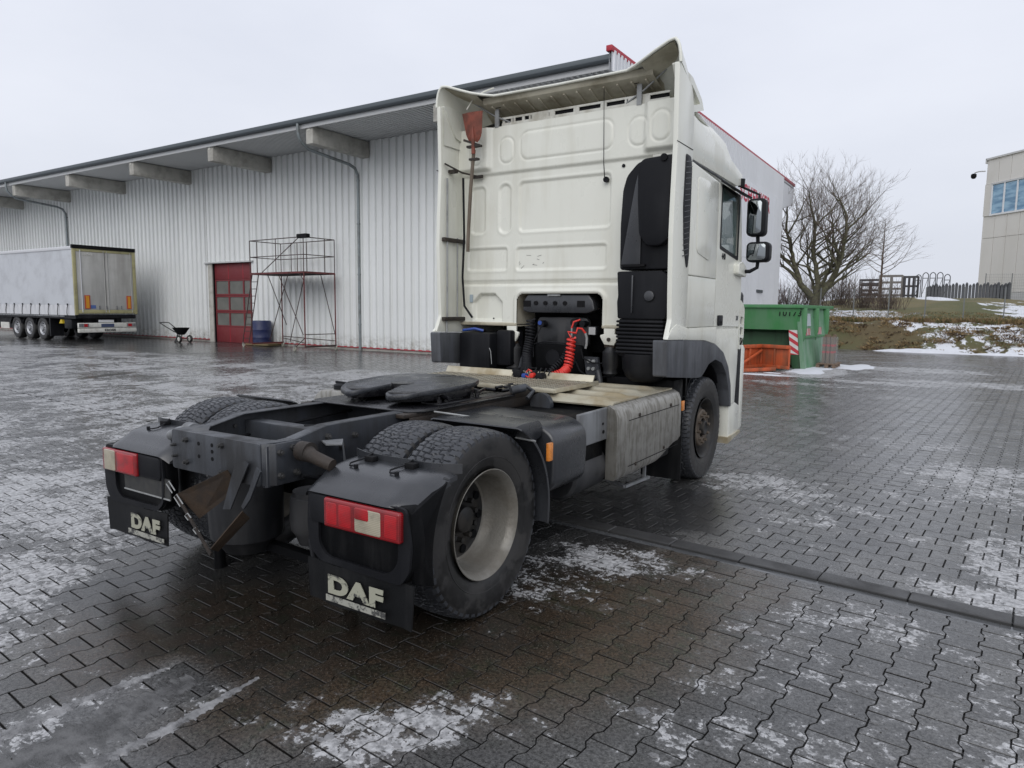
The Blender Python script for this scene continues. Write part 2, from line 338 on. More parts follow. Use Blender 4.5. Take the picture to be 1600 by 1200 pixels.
def pavmat(name, sheet=False):
    t = NT(name); co = t.coord(kind='World')
    ice, br, dk, rn = t.attr('ice'), t.attr('brown'), t.attr('dark'), t.attr('rnd')
    nf = t.noise(co, 62, 6, .85); nh = t.noise(co, 7, 6, .7); nm = t.noise(co, 14, 5, .6); nl = t.noise(co, 1.3, 5, .6)
    base = t.mix(rn, (.052, .052, .052), (.135, .134, .132))
    base = t.mix(t.step(nl, .35, .65), base, (.068, .069, .071))
    warm = t.mix(rn, (.036, .030, .021), (.070, .056, .038)); warm = t.mix(t.step(nh, .44, .60), warm, (.064, .045, .029)); warm = t.mix(t.step(nh, .46, .34), warm, (.042, .044, .024))
    base = t.mix(t.math('MULTIPLY', br, t.step(nm, .1, .45)), base, warm)
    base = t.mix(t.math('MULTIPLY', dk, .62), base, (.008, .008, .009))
    base = t.mix(1, base, t.mix(t.step(nf, .36, .64), (1.55, 1.55, 1.52), (.22, .22, .22)), 'MULTIPLY')
    sp = t.step(t.noise(co, 110, 2, .6), .66, .72); base = t.mix(t.math('MULTIPLY', sp, .7), base, (.24, .235, .22))  # pale specks: sparkle of the wet pavers put into the colour
    # ice and salt
    cs = t.coord((1.0, 1.0, 1), 'World'); n = t.noise(cs, 2.3, 8, .66, .5); n5 = t.noise(cs, 9, 8, .70, .4); n9 = t.noise(cs, 34, 5, .7)
    nn = t.math('ADD', t.math('ADD', t.math('MULTIPLY', n, .33), t.math('MULTIPLY', n5, .37)), t.math('MULTIPLY', n9, .30))
    th = t.math('SUBTRACT', .632, t.math('MULTIPLY', ice, .185))
    d = t.math('SUBTRACT', nn, th)
    core = t.step(d, -.002, .014); film = t.step(d, -.06, .03)
    n2 = t.noise(co, 26, 5, .7)
    icec = t.mix(t.step(n2, .32, .66), (.19, .192, .196), (.58, .583, .59))
    col = t.mix(t.math('MULTIPLY', film, .42), base, (.205, .206, .208))
    col = t.mix(t.math('MULTIPLY', core, .84), col, icec)
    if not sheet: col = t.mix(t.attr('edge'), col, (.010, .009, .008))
    rg = t.math('ADD', t.step(nm, .3, .7, .08, .28), t.math('MULTIPLY', rn, .12))
    rg = t.mix(t.math('MULTIPLY', dk, .7), rg, (.11, .11, .11))
    rg = t.mix(core, rg, t.mix(n2, (.34, .34, .34), (.7, .7, .7)))
    h = t.math('ADD', t.math('MULTIPLY', nf, t.math('SUBTRACT', 1.0, t.math('MULTIPLY', core, .7))), t.math('MULTIPLY', core, .8))
    if sheet:
        far = t.attr('far')
        bk = t.n('ShaderNodeTexBrick'); bk.inputs['Scale'].default_value = 1; bk.inputs['Brick Width'].default_value = .2; bk.inputs['Row Height'].default_value = .165; bk.inputs['Mortar Size'].default_value = .006
        t.l(t.coord((1, 1, 1), 'World', (0, 0, PA+R(90))), bk.inputs[0])
        jo = t.math('MULTIPLY', bk.outputs[1], far)
        col = t.mix(jo, col, (.02, .02, .021))
        col = t.mix(far, t.mix(core, (.009, .0085, .008), (.12, .12, .125)), col)
        rg = t.mix(far, (.75, .75, .75), rg)
    t.bump(h, .30, .004)
    return t.fin(col, rg, 0, .5)
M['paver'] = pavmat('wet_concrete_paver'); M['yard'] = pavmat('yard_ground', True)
def set_fields(me, x, y, rnd=None, far=None):
    a, b, d = fields(x, y)
    for n, v in (('ice', a), ('brown', b), ('dark', d), ('rnd', rnd), ('far', far)):
        if v is None: continue
        at = me.attributes.new(n, 'FLOAT', 'POINT'); at.data.foreach_set('value', np.asarray(v, np.float32))

def np_mesh(name, V, F, k, mat, smooth=False):
    """V (n,3), F (m,k) index arrays or list of (F, k)"""
    me = bpy.data.meshes.new(name); parts = F if isinstance(F, list) else [(F, k)]
    me.vertices.add(len(V)); me.vertices.foreach_set('co', np.asarray(V, np.float32).ravel())
    idx = np.concatenate([f.ravel() for f, _ in parts]); tot = np.concatenate([np.full(len(f), kk) for f, kk in parts])
    me.loops.add(len(idx)); me.loops.foreach_set('vertex_index', idx.astype(np.int32))
    me.polygons.add(len(tot)); st = np.concatenate([[0], np.cumsum(tot)[:-1]]); me.polygons.foreach_set('loop_start', st.astype(np.int32)); me.polygons.foreach_set('loop_total', tot.astype(np.int32))
    me.polygons.foreach_set('use_smooth', np.full(len(tot), smooth))
    me.materials.append(mat); me.update(calc_edges=True); me.validate(); return me

# the yard sheet below and beyond the pavers
gx = np.concatenate([np.linspace(-260, -62, 14), np.arange(-60, 24, .5), np.linspace(26, 220, 12)]); gy = np.concatenate([np.linspace(-60, -8, 12), np.arange(-7, 33, .5)])
XX, YY = np.meshgrid(gx, gy); xf, yf = XX.ravel(), YY.ravel()
dc = np.hypot(xf-CAMPOS[0], yf-CAMPOS[1]); ac = (np.arctan2(-(xf-CAMPOS[0]), yf-CAMPOS[1])-YAW+np.pi) % (2*np.pi)-np.pi
far = np.maximum(sstep((dc-25.5)/1.5), np.minimum(sstep((dc-9.0)/1.0), sstep((np.abs(ac)-R(62))/R(3)))); far = np.maximum(far, np.minimum(sstep((dc-15.6)/1.0), sstep((np.abs(ac)-R(47))/R(2))))
zz = -.0105+.0085*far
idx = np.arange(len(xf)).reshape(XX.shape)
Fq = np.stack([idx[:-1, :-1], idx[:-1, 1:], idx[1:, 1:], idx[1:, :-1]], -1).reshape(-1, 4)
me = np_mesh('pavement', np.stack([xf, yf, zz], 1), Fq, 4, M['yard']); set_fields(me, xf, yf, rng.random(len(xf)), far)
pavement = kind(mk('pavement', me), 'structure')

# interlocking bone-shaped pavers
GE = .0042; G = .0028; HW, HN = .0925-G, .0725-G
prof = [(-.1+GE, HW), (-.066, HW), (-.034, HN), (.034, HN), (.066, HW), (.1-GE, HW)]
outl = np.array([(h, v) for v, h in prof]+[(-h, v) for v, h in prof[::-1]])       # (u, v), 12 points
def zone_pavers(vlo, vhi, rotated):
    U, V_ = [], []
    pu, pv = (.2, .165) if rotated else (.165, .2)
    iu = np.arange(int(-32/pu), int(27/pu)); iv = np.arange(int((vlo-.2)/pv)-1, int((vhi+.2)/pv)+2)
    I, J = np.meshgrid(iu, iv); u = I*pu; v = J*pv
    if rotated: u = u+(J % 2)*.1
    else: v = v+(I % 2)*.1
    u, v = u.ravel(), v.ravel(); m = (v > vlo-.09) & (v < vhi+.09)
    return u[m], v[m]
def build_pavers():
    cen = []
    for lo, hi, rot in ((-13.6, 1.70, 0), (1.70, 1.93, 0), (1.93, 4.62, 1), (4.62, 31.0, 0)):
        u, v = zone_pavers(lo, hi, rot); x, y = uv2xy(u, v)
        dx, dy = x-CAMPOS[0], y-CAMPOS[1]; d = np.hypot(dx, dy); a = np.arctan2(-dx, dy)-YAW; a = (a+np.pi) % (2*np.pi)-np.pi
        m = (((d < 26.3) & (np.abs(a) < R(49.5))) | ((d < 16.8) & (np.abs(a) < R(66))) | (d < 10.2)) & ~((y > 16.3) & (x < -4.4)) & (y < 31.2)
        if hi == 1.93: m &= (u < -3.1) & (v > 1.70) & (v < 1.93)
        cen.append(np.stack([u[m], v[m], np.full(m.sum(), lo), np.full(m.sum(), hi), np.full(m.sum(), rot), x[m], y[m], d[m], a[m]], 1))
    return np.concatenate(cen)
PV = build_pavers()
def paver_arrays(P):
    n = len(P); o = outl[None].repeat(n, 0)
    rot = P[:, 4] > .5; o[rot] = o[rot][:, :, ::-1]*np.array([1, -1])
    rings = []
    for ins, z in ((.0014, 0.0), (0.0, -.0026), (-.0002, -.016)):
        sc_ = 1-ins/.08; q = o*sc_; uu = P[:, None, 0]+q[:, :, 0]; vv = P[:, None, 1]+q[:, :, 1]
        vv = np.clip(vv, P[:, None, 2]+.001+ins*.5, P[:, None, 3]-.001-ins*.5)
        x, y = uv2xy(uu, vv); rings.append(np.stack([x, y, np.full(x.shape, z)], -1))
    V = np.stack(rings, 1)                      # n,3,12,3
    h = rng.normal(0, .0007, n); tx = rng.normal(0, .0045, n); ty = rng.normal(0, .0045, n)
    V[..., 2] += h[:, None, None]+(V[..., 0]-P[:, None, None, 5])*tx[:, None, None]+(V[..., 1]-P[:, None, None, 6])*ty[:, None, None]
    return V
k12 = np.arange(12); band = lambda a: np.stack([a*12+k12, a*12+(k12+1) % 12, (a+1)*12+(k12+1) % 12, (a+1)*12+k12], 1)[:, ::-1]
bq = np.concatenate([band(0), band(1)])
def paver_mesh(name, P, rn):
    V = paver_arrays(P); n = len(P); off = (np.arange(n)*36)[:, None]
    top = (off+k12[None]).astype(int); q = (off[:, None]+bq[None]).reshape(-1, 4)
    Vf = V.reshape(-1, 3)
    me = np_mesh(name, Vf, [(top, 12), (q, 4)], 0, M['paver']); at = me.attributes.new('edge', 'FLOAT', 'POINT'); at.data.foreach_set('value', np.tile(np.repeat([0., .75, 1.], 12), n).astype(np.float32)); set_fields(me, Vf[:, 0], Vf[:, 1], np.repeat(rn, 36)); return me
inview = (np.abs(PV[:, 8]) < R(34)) & (PV[:, 7]*np.cos(PV[:, 8]) > 1.72)
key = np.where(inview, PV[:, 7], 1e3); order = np.argsort(key); near, rest = order[:298], order[298:]
rnall = rng.random(len(PV))
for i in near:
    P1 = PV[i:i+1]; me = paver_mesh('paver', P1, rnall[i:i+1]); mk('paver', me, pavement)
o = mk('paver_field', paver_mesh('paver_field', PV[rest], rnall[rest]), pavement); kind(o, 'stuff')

# flush kerb row and wet gutter
M['kerb'] = pbr('kerb_concrete', (.040, .040, .040), .42, var=.25, vs=5, bump=.5, bs=70, dirt=(.03, .03, .03), da=.4, ds=4)
t = NT('gutter_meltwater'); co_ = t.coord(kind='World'); n_ = t.noise(co_, 6, 4); M['gutter'] = t.fin(t.mix(n_, (.05, .052, .055), (.12, .125, .13)), t.step(n_, .35, .6, .08, .35))
kerb = kind(mk('kerb', None), 'structure')
uk = -3.0; rk = random.Random(4)
while uk < 15.0:
    L = .5; m = MB(); m.box(uk+.003, uk+L-.003, 1.782, 1.928, -.03, .009+rk.uniform(-.003, .003))
    tl = rk.uniform(-.006, .006); m.xf(lambda p: (*uv2xy(p.x, p.y+tl*(p.x-uk)), p.z)); m.obj('kerb_stone', M['kerb'], kerb, bevel=.005, seg=1); uk += L
m = MB(); m.grid([[(*uv2xy(u, v), -.008+.001*math.sin(u*3)) for u in np.linspace(-3, 15, 80)] for v in (1.702, 1.72, 1.76, 1.781)]); m.obj('gutter', M['gutter'], kerb)

# ================================================================ BANK AND HILL
def hgt(x, y):
    x = np.asarray(x, float); y = np.asarray(y, float)
    h = -.04+0*x
    b = sstep((y-31.2)/3.2)*1.28
    lump = (vnoise(x, y, 1.1, 1)*.22+vnoise(x, y, 2.9, 2)*.10-.16)*sstep((y-31.2)/.8)*sstep((35-y)/1)
    g = sstep((y-35)/16)*1.45
    left = sstep((-x-2)/5); h = h+b+lump+g*(1-.25*left)
    h = h+(vnoise(x, y, .35, 7)-.5)*.22*sstep((y-35)/3)
    h = h-.085*np.maximum(x-4.2, 0)*sstep((y-36)/6)*np.clip((62-y)/10, 0, 1)
    return h
gx = np.concatenate([np.linspace(-60, -14, 20), np.arange(-13, 22, .22), np.linspace(23, 90, 30)]); gy = np.concatenate([np.arange(31.0, 38, .16), np.arange(38, 66, .5), np.linspace(67, 260, 20)])
XX, YY = np.meshgrid(gx, gy); xf, yf = XX.ravel(), YY.ravel(); idx = np.arange(len(xf)).reshape(XX.shape)
Fq = np.stack([idx[:-1, :-1], idx[:-1, 1:], idx[1:, 1:], idx[1:, :-1]], -1).reshape(-1, 4)
def bankmat():
    t = NT('bank_grass_snow'); co = t.coord(kind='World'); n = t.noise(co, .9, 8, .62, .4); nf = t.noise(co, 7, 5, .7); nl = t.noise(co, .22, 4)
    rough, sn = t.attr('rough'), t.attr('snow')
    lawn = t.mix(nf, (.050, .055, .018), (.125, .125, .045)); lawn = t.mix(t.step(nl, .4, .6), lawn, (.15, .125, .055))
    br = t.mix(nf, (.055, .040, .020), (.16, .125, .062)); br = t.mix(t.step(nl, .42, .6), br, (.085, .090, .036)); col = t.mix(rough, lawn, br)
    nn = t.math('ADD', t.math('MULTIPLY', n, .7), t.math('MULTIPLY', nf, .3))
    f = t.step(t.math('SUBTRACT', nn, t.math('SUBTRACT', .80, t.math('MULTIPLY', sn, .45))), -.01, .03)
    col = t.mix(f, col, (.66, .68, .72)); t.bump(nf, .8, .05); return t.fin(col, .9)
M['bank'] = bankmat()
me = np_mesh('grass_bank', np.stack([xf, yf, hgt(xf, yf)], 1), Fq, 4, M['bank'], True)
rgh = sstep((35.2-yf)/.8); snow = np.where(yf < 35, .74-.62*ell(xf, yf, -1.6, 31.8, 2.8, 2), .42+0*xf)
snow = np.maximum(snow, ell(xf, yf, -1.5, 40, 4.5, 2.2)*.92); snow = np.maximum(snow, ell(xf, yf, 5.6, 43, 2.2, 5, 20)*.85); snow = snow-.35*ell(xf, yf, 2.4, 42, 2.6, 6)
snow = np.maximum(snow, (np.abs(yf-34.95) < .22)*.6)
for n_, v_ in (('rough', rgh), ('snow', snow)):
    at = me.attributes.new(n_, 'FLOAT', 'POINT'); at.data.foreach_set('value', v_.astype(np.float32))
kind(mk('grass_bank', me), 'structure')

def tufts(name, n, xr, yr, hh, mats, spread=.16, bl=9, lean=.6, dens=None):
    V = []; F = []; Mi = []; rr = np.random.default_rng(5)
    for _ in range(n):
        x, y = rr.uniform(*xr), rr.uniform(*yr)
        if dens is not None and dens(x, y) < rr.random(): continue
        z = float(hgt(x, y)); s = rr.uniform(.6, 1.3); mi = rr.integers(len(mats))
        for _b in range(bl):
            a = rr.uniform(0, 6.283); rad = spread*s*abs(rr.normal(0, .5)); bx, by = x+rad*math.cos(a), y+rad*math.sin(a); h = hh*s*rr.uniform(.5, 1)
            tx, ty = bx+math.cos(a)*lean*h*rr.uniform(.4, 1.2), by+math.sin(a)*lean*h*rr.uniform(.4, 1.2); w_ = .011*s; pa = a+1.57
            o = len(V); V += [(bx+w_*math.cos(pa), by+w_*math.sin(pa), z-.02), (bx-w_*math.cos(pa), by-w_*math.sin(pa), z-.02), ((bx+tx)/2-w_*.7*math.cos(pa), (by+ty)/2-w_*.7*math.sin(pa), z+h*.7), (tx, ty, z+h*rr.uniform(.6, 1))]
            F += [(o, o+1, o+2), (o, o+2, o+3)]; Mi += [mi, mi]
    me = bpy.data.meshes.new(name); me.from_pydata(V, [], F)
    for m_ in mats: me.materials.append(m_)
    me.polygons.foreach_set('material_index', Mi); me.update(); return kind(mk(name, me), 'stuff')
gm = [pbr('dry_grass_'+n_, c, .9, var=.2, vs=2) for n_, c in (('brown', (.17, .115, .06)), ('tan', (.27, .19, .09)), ('dark', (.07, .045, .028)), ('olive', (.09, .09, .035)))]
dn = lambda x, y: 1.0 if vnoise(np.array(x), np.array(y), 1.3, 4) > .50 else .10
tufts('dry_grass', 3300, (-7, 8.5), (31.4, 34.9), .11, gm[:3], .17, 9, 1.2, dn)
tufts('long_grass', 900, (-7, 9), (34.4, 35.3), .26, [gm[1], gm[0], gm[3]], .16, 9, .5)
tufts('grass', 2600, (-6, 8), (35.3, 41), .07, [gm[3], gm[1]], .2, 7, .8)

# snow lying in patches
t = NT('snow'); co_ = t.coord(kind='World'); n_ = t.noise(co_, 5, 6, .6); t.bump(t.noise(co_, 16, 5), .5, .03); M['snow'] = t.fin(t.mix(n_, (.52, .54, .58), (.74, .76, .80)), .7)
def snow_patch(cx, cy, rx, ry, h, seed, z=.0, ground=False, label='snow'):
    P = []; nr = 12; na = 60; rs = random.Random(seed); ph = [rs.uniform(0, 6.28) for _ in range(6)]; am = [rs.uniform(.03, .11) for _ in range(6)]
    for i in range(nr+1):
        row = []
        for j in range(na+1):
            a = 2*math.pi*j/na; e_ = 1+sum(am[k]*math.sin((k+2)*a+ph[k]) for k in range(6)); r_ = i/nr*e_
            x, y = cx+rx*r_*math.cos(a), cy+ry*r_*math.sin(a); q = h*(1-(i/nr)**2)*(.75+.5*float(vnoise(np.array(x), np.array(y), 3, seed)))
            row.append((x, y, (float(hgt(x, y)) if ground else z)+q-.004))
        P.append(row)
    m = MB(); m.grid(P); o = m.obj(label, M['snow'], smooth=60); kind(o, 'stuff'); return o
snow_patch(1.9, 31.25, 1.75, .42, .16, 3, .0); snow_patch(4.7, 31.2, 1.2, .22, .08, 4, .0); snow_patch(-.35, 17.9+.7, .55, 1.8, .028, 5, .0); snow_patch(.5, 20.6, .75, 1.2, .022, 6)
snow_patch(-1.3, 16.0, .95, .16, .022, 8); snow_patch(-1.0, 16.75, .25, .12, .02, 9); snow_patch(1.7, 48.5, 1.2, .8, .15, 10, ground=True); snow_patch(-6.3, 45, 1.9, 1.0, .3, 11, ground=True)

# slush pressed over the joints by a tyre, near the camera
def slushmat(name, a, b):
    t = NT(name); co = t.coord(kind='World'); n = t.noise(co, 9, 7, .7); t.bump(t.noise(co, 60, 6, .75), .8, .006); return t.fin(t.mix(t.step(n, .35, .65), a, b), t.step(n, .35, .65, .22, .5))
M['slush'] = slushmat('grey_slush', (.045, .045, .045), (.13, .13, .13)); M['ridge'] = slushmat('frozen_ridge', (.10, .10, .102), (.30, .30, .304))
def slush_strip(pts, w0, h, seed, mat, name):
    rs_ = random.Random(seed); m = MB(); P = []
    for i, (x, y) in enumerate(pts):
        q = i/(len(pts)-1); ww = w0*(1-.75*q**3)*(1+rs_.uniform(-.45, .45)); jx = rs_.uniform(-.12, .12)*w0
        P.append([(x+jx+ww*k, y+rs_.uniform(-.004, .004), -.003+h*(1-abs(k)**2.5)*(1+rs_.uniform(-.3, .3))) for k in (-1, -.7, -.35, 0, .35, .7, 1)])
    m.grid(P); return kind(m.obj(name, mat, smooth=60), 'stuff')
ys = np.linspace(-2.35, -1.12, 120)
slush_strip([(.50+.02*math.sin(y*6), y) for y in ys[:104]], .23, .0045, 3, M['slush'], 'slush')
slush_strip([(.735+.012*math.sin(y*7), y) for y in ys], .042, .008, 4, M['ridge'], 'slush_ridge')
slush_strip([(.285+.03*math.sin(y*5), y-.18) for y in ys], .055, .007, 5, M['ridge'], 'slush_ridge')

# thin ice flakes and grit lying on the pavers near the camera
def flakes(name, n, rlo, rhi, h, mat, seed, need, zone):
    rr = np.random.default_rng(seed); V = []; F = []; k = 0; tries = 0
    while k < n and tries < 60:
        tries += 1; X_ = rr.uniform(zone[0], zone[1], 600); Y_ = rr.uniform(zone[2], zone[3], 600); ic = fields(X_, Y_)[0]
        for x, y, q in zip(X_, Y_, ic):
            if k >= n: break
            if q < need or rr.random() > (q-need)*3+.15: continue
            r_ = rlo*(rhi/rlo)**(rr.random()**2); nv = rr.integers(5, 9); a0 = rr.uniform(0, 6.28); st = rr.uniform(.5, 1); o = len(V)
            pr = [(x+r_*rr.uniform(.6, 1.1)*math.cos(a0+6.283*i/nv), y+r_*st*rr.uniform(.6, 1.1)*math.sin(a0+6.283*i/nv)) for i in range(nv)]
            hh = h*rr.uniform(.5, 1.3); V += [(px, py, -.003) for px, py in pr]+[(x+(px-x)*.8, y+(py-y)*.8, hh) for px, py in pr]
            F += [tuple(range(o+nv, o+2*nv))]+[(o+i, o+(i+1) % nv, o+nv+(i+1) % nv, o+nv+i) for i in range(nv)]; k += 1
    me = bpy.data.meshes.new(name); me.from_pydata(V, [], F); me.materials.append(mat); me.update(); return kind(mk(name, me), 'stuff')
flakes('ice_flakes', 900, .006, .045, .0032, M['ridge'], 3, .52, (-3.5, 4.2, -2.2, 3.6))
flakes('ice_flakes', 500, .005, .030, .0028, M['ridge'], 5, .36, (1.2, 4.0, -1.6, 1.6))
M['grit'] = pbr('dark_grit', (.035, .032, .028), .8, var=.3, vs=3)
flakes('grit', 900, .0018, .006, .003, M['grit'], 8, .1, (-3.0, 4.2, -2.3, 3.5))

# ================================================================ TRACTOR UNIT (rear axle at the origin, nose towards +Y)
truck = thing('semi_truck', 'white two-axle semi tractor with bare rear chassis and red coiled air hose', 'truck')
def rpoly(pts, r, n=4):
    o = []; k = len(pts)
    for i in range(k):
        p, a, b = Vector(pts[i]), Vector(pts[i-1]), Vector(pts[(i+1) % k]); rr_ = r[i] if hasattr(r, '__len__') else r
        da, db = (a-p), (b-p); q = min(rr_, da.length*.45, db.length*.45)
        if q < 1e-4: o.append(tuple(p)); continue
        p0, p1 = p+da.normalized()*q, p+db.normalized()*q
        for j in range(n+1):
            t_ = j/n; o.append(tuple(p0*(1-t_)**2+p*2*t_*(1-t_)+p1*t_*t_))
    return o
def plate_hole(outer, holes, ax, a, b):
    """flat plate with holes, extruded along axis ax from a to b"""
    bm = bmesh.new(); loops = []
    def p3(p, t_): return ((t_, p[0], p[1]), (p[0], t_, p[1]), (p[0], p[1], t_))[ax]
    for lp in [outer]+holes:
        vs = [bm.verts.new(p3(p, a)) for p in lp]
        for i in range(len(vs)): bm.edges.new((vs[i], vs[(i+1) % len(vs)]))
    bmesh.ops.triangle_fill(bm, use_beauty=True, use_dissolve=False, edges=bm.edges[:])
    ext = bmesh.ops.extrude_face_region(bm, geom=bm.faces[:]); d = [0, 0, 0]; d[ax] = b-a
    bmesh.ops.translate(bm, vec=d, verts=[e_ for e_ in ext['geom'] if isinstance(e_, bmesh.types.BMVert)])
    bm.verts.index_update(); m = MB(); m.add([tuple(v.co) for v in bm.verts], [tuple(v.index for v in f.verts) for f in bm.faces]); bm.free(); return m

# ---- wheels
def tyre_mesh():
    n, prof = 760, []
    # tread band, x from -.135 to .135, radius .515
    xs = np.linspace(-.140, .140, 41); P = []
    for j in range(n+1):
        t_ = 2*math.pi*j/n; row = []
        for x in xs:
            r = .517-.016*(abs(x)/.14)**3
            dg = 0
            s_ = t_*.515
            for cx, am_ in ((-.082, .006), (-.030, .012), (.030, .012), (.082, .006)):
                c_ = cx+am_*(1 if ((s_/.046) % 2) < 1 else -1)
                dg = max(dg, 1-abs(x-c_)/.0062)
            sh = .5*abs(x)/.14+.012*math.sin(x*90)
            pt_ = .0325 if abs(x) < .088 else .0406
            ph = ((s_+sh*.05) / pt_) % 1
            lat = 1-min(ph, 1-ph)*pt_/.0034
            if abs(x) > .088 or abs(x) < .024 or True: dg = max(dg, lat*(1.0 if abs(x) > .088 else .7))
            r -= .011*min(1, max(0, dg)*2.2)
            row.append((x, r*math.cos(t_), r*math.sin(t_)))
        P.append(row)
    m = MB(); m.m = 1; m.grid(P); m.m = 0
    side = [(.140, .5005), (.149, .492), (.155, .47), (.1575, .44), (.156, .40), (.150, .36), (.139, .32), (.128, .300)]
    for s in (1, -1):
        m.lathe([(s*a, r) for a, r in side], 0, n=72)
        for k in range(54):   # shoulder lugs
            t_ = 2*math.pi*(k+.5)/54; c_, q_ = math.cos(t_), math.sin(t_); w_ = .017
            vs = [(s*x, r*c_-d*q_, r*q_+d*c_) for x, r in ((.134, .506), (.1515, .493), (.1535, .474), (.134, .474)) for d in (-w_, w_)]
            m.m = 1; m.add(vs, [(0, 1, 3, 2), (2, 3, 5, 4), (4, 5, 7, 6), (0, 2, 4, 6), (1, 7, 5, 3)]); m.m = 0
    m.lathe([(.100, .4915), (-.100, .4915)], 0, n=48)
    for s in (1, -1): m.lathe([(s*.1505, .375), (s*.1535, .372), (s*.1520, .368)], 0, n=72)
    return m.mesh('tyre', [M['rubber'], M['tread']], smooth=38)
TY = tyre_mesh()
def rim_rear():   # outer of a dual pair: deep dish towards +x
    m = MB()
    m.lathe([(.138, .286), (.146, .300), (.150, .304), (.152, .300), (.146, .292), (.134, .283), (.118, .272), (.10, .266), (.02, .262), (-.02, .250), (-.045, .238), (-.05, .225)], 0, n=72)
    return m.mesh('rim', M['rimsteel'], smooth=40)
def disc_rear():
    m = MB(); m.lathe([(-.048, .236), (-.055, .222), (-.062, .200), (-.055, .165), (-.052, .145)], 0, n=60)
    m.lathe([(-.052, .146), (-.05, .080), (-.03, .076), (.000, .072), (.008, .06), (.010, .0)], 0, n=40)
    for k in range(10):
        a = R(36*k+12); m.cyl((-.035, .1175*math.cos(a), .1175*math.sin(a)), .016, .05, 0, 6)
        a = R(36*k+30); m.cyl((-.0565, .189*math.cos(a), .189*math.sin(a)), .026, .004, 0, 14)
    return m.mesh('wheel_disc', M['rimdark'], smooth=40)
def hole_disc():
    m = MB()
    for k in range(1):
        a = R(36*k+30); m.cyl((-.0515, .190*math.cos(a), .190*math.sin(a)), .025, .012, 0, 14)
    return m.mesh('hand_hole', M['engine'], smooth=0)
RR, DR, HD = rim_rear(), disc_rear(), hole_disc()
def rim_front():
    m = MB(); m.lathe([(.130, .283), (.146, .299), (.150, .303), (.150, .296), (.138, .284), (.12, .270), (.06, .262), (.03, .245), (.06, .225), (.085, .205), (.092, .19)], 0, n=72)
    return m.mesh('rim', M['rimdark'], smooth=40)
def hub_front():
    m = MB(); m.lathe([(.085, .192), (.118, .182), (.125, .172), (.125, .098), (.112, .092)], 0, n=60)
    for k in range(10):
        a = R(36*k+8); m.cyl((.138, .142*math.cos(a), .142*math.sin(a)), .0155, .032, 0, 6)
        a = R(36*k+26); m.cyl((.1265, .146*math.cos(a), .146*math.sin(a)), .007, .004, 0, 10)
    return m.mesh('wheel_disc', M['hubbrown'], smooth=35)
def cap_front():
    m = MB(); m.lathe([(.10, .094), (.10, .078), (.150, .072), (.158, .06), (.150, .05), (.150, 0)], 0, n=40); return m.mesh('hub_cap', M['rimdark'], smooth=40)
RF, HF, CF = rim_front(), hub_front(), cap_front()
def wheel(x, y, s, kind_, ang):
    wl = mk('wheel', None, truck, (x, y, .512), (0, 0, 0 if s > 0 else math.pi))
    q = mk('tyre', TY, wl, None, (R(ang), 0, 0))
    if kind_ == 'rear': mk('rim', RR, wl); mk('wheel_disc', DR, wl); [mk('hand_hole', HD, wl, None, (R(36*k_), 0, 0)) for k_ in range(10)]
    elif kind_ == 'inner': mk('rim', RR, wl, None, (0, 0, math.pi))
    else: mk('rim', RF, wl); mk('wheel_disc', HF, wl); mk('hub_cap', CF, wl)
    return wl
for s in (1, -1):
    wheel(s*1.055, 0, s, 'rear', 17); wheel(s*.722, 0, s, 'inner', 31); wheel(s*1.045, 3.8, s, 'front', 50)

# ---- chassis
def rail(s):
    top = [(-.80, .975), (-.62, .985), (-.40, 1.03), (-.1, 1.03), (4.6, 1.02)]; bot = [(4.6, .76), (-.1, .76), (-.80, .762)]
    m = MB(); m.prism(top+bot, 0, s*.392, s*.400)
    for a, b in zip(top[:-1], top[1:]): m.prism([(a[0], a[1]-.008), (b[0], b[1]-.008), b, a], 0, s*.32, s*.3915)
    m.box(*sorted((s*.32, s*.3915)), -.80, 4.6, .76, .768); return m.obj('frame_rail', M['chassis'], truck, bevel=.003, seg=1)
for s in (1, -1): rail(s)
m = plate_hole(rpoly([(-.405, .765), (.372, .765), (.372, .985), (-.405, .985)], .02), [], 1, -.815, -.803)
for pts in ([(-.405, -.803), (.372, -.803), (.395, -.66), (.30, -.70), (-.20, -.72), (-.33, -.62), (-.405, -.60)],):
    m.prism(pts, 2, .976, .985); m.prism(pts, 2, .765, .773)
m.obj('rear_crossmember', M['chassis'], truck, bevel=.006)
# diagonal gusset corner at the right
m = MB(); m.prism([(.374, -.81), (.425, -.76), (.425, -.60), (.415, -.60), (.415, -.755), (.374, -.80)], 2, .77, .985); m.obj('corner_plate', M['chassis'], truck, bevel=.003)
for x, z in ((-.26, .94), (.06, .945), (-.26, .815), (.06, .80), (-.37, .90), (-.36, .84)):
    m = MB(); m.cyl((x, -.822, z), .016 if abs(x) < .3 else .009, .022, 1, 6); m.cyl((x, -.83, z), .008, .03, 1, 8); m.obj('bolt', M['bolt'], truck)
for x, z in ((-.15, .93), (-.15, .86), (-.03, .935), (-.03, .86), (-.03, .90)):
    m = MB(); m.cyl((x, -.8155, z), .011, .0025, 1, 12); m.obj('bolt_hole', M['dark'], truck)
for y, z in ((-.74, .94), (-.66, .955), (-.74, .82), (-.64, .82), (-.52, .93), (-.52, .86), (-.40, .97), (-.30, .9), (-.2, .95)):
    m = MB(); m.cyl((.434 if y < -.6 else .410, y, z), .017, .022, 0, 6); m.cyl((.442 if y < -.6 else .418, y, z), .009, .03, 0, 8); m.obj('bolt', M['bolt'], truck)
for y, z in ((-.62, .93), (-.5, .9), (-.42, .95), (-.42, .85), (-.3, .93), (-.62, .85)):
    m = MB(); m.cyl((-.386, y, z), .013, .014, 0, 6); m.obj('bolt', M['bolt'], truck)
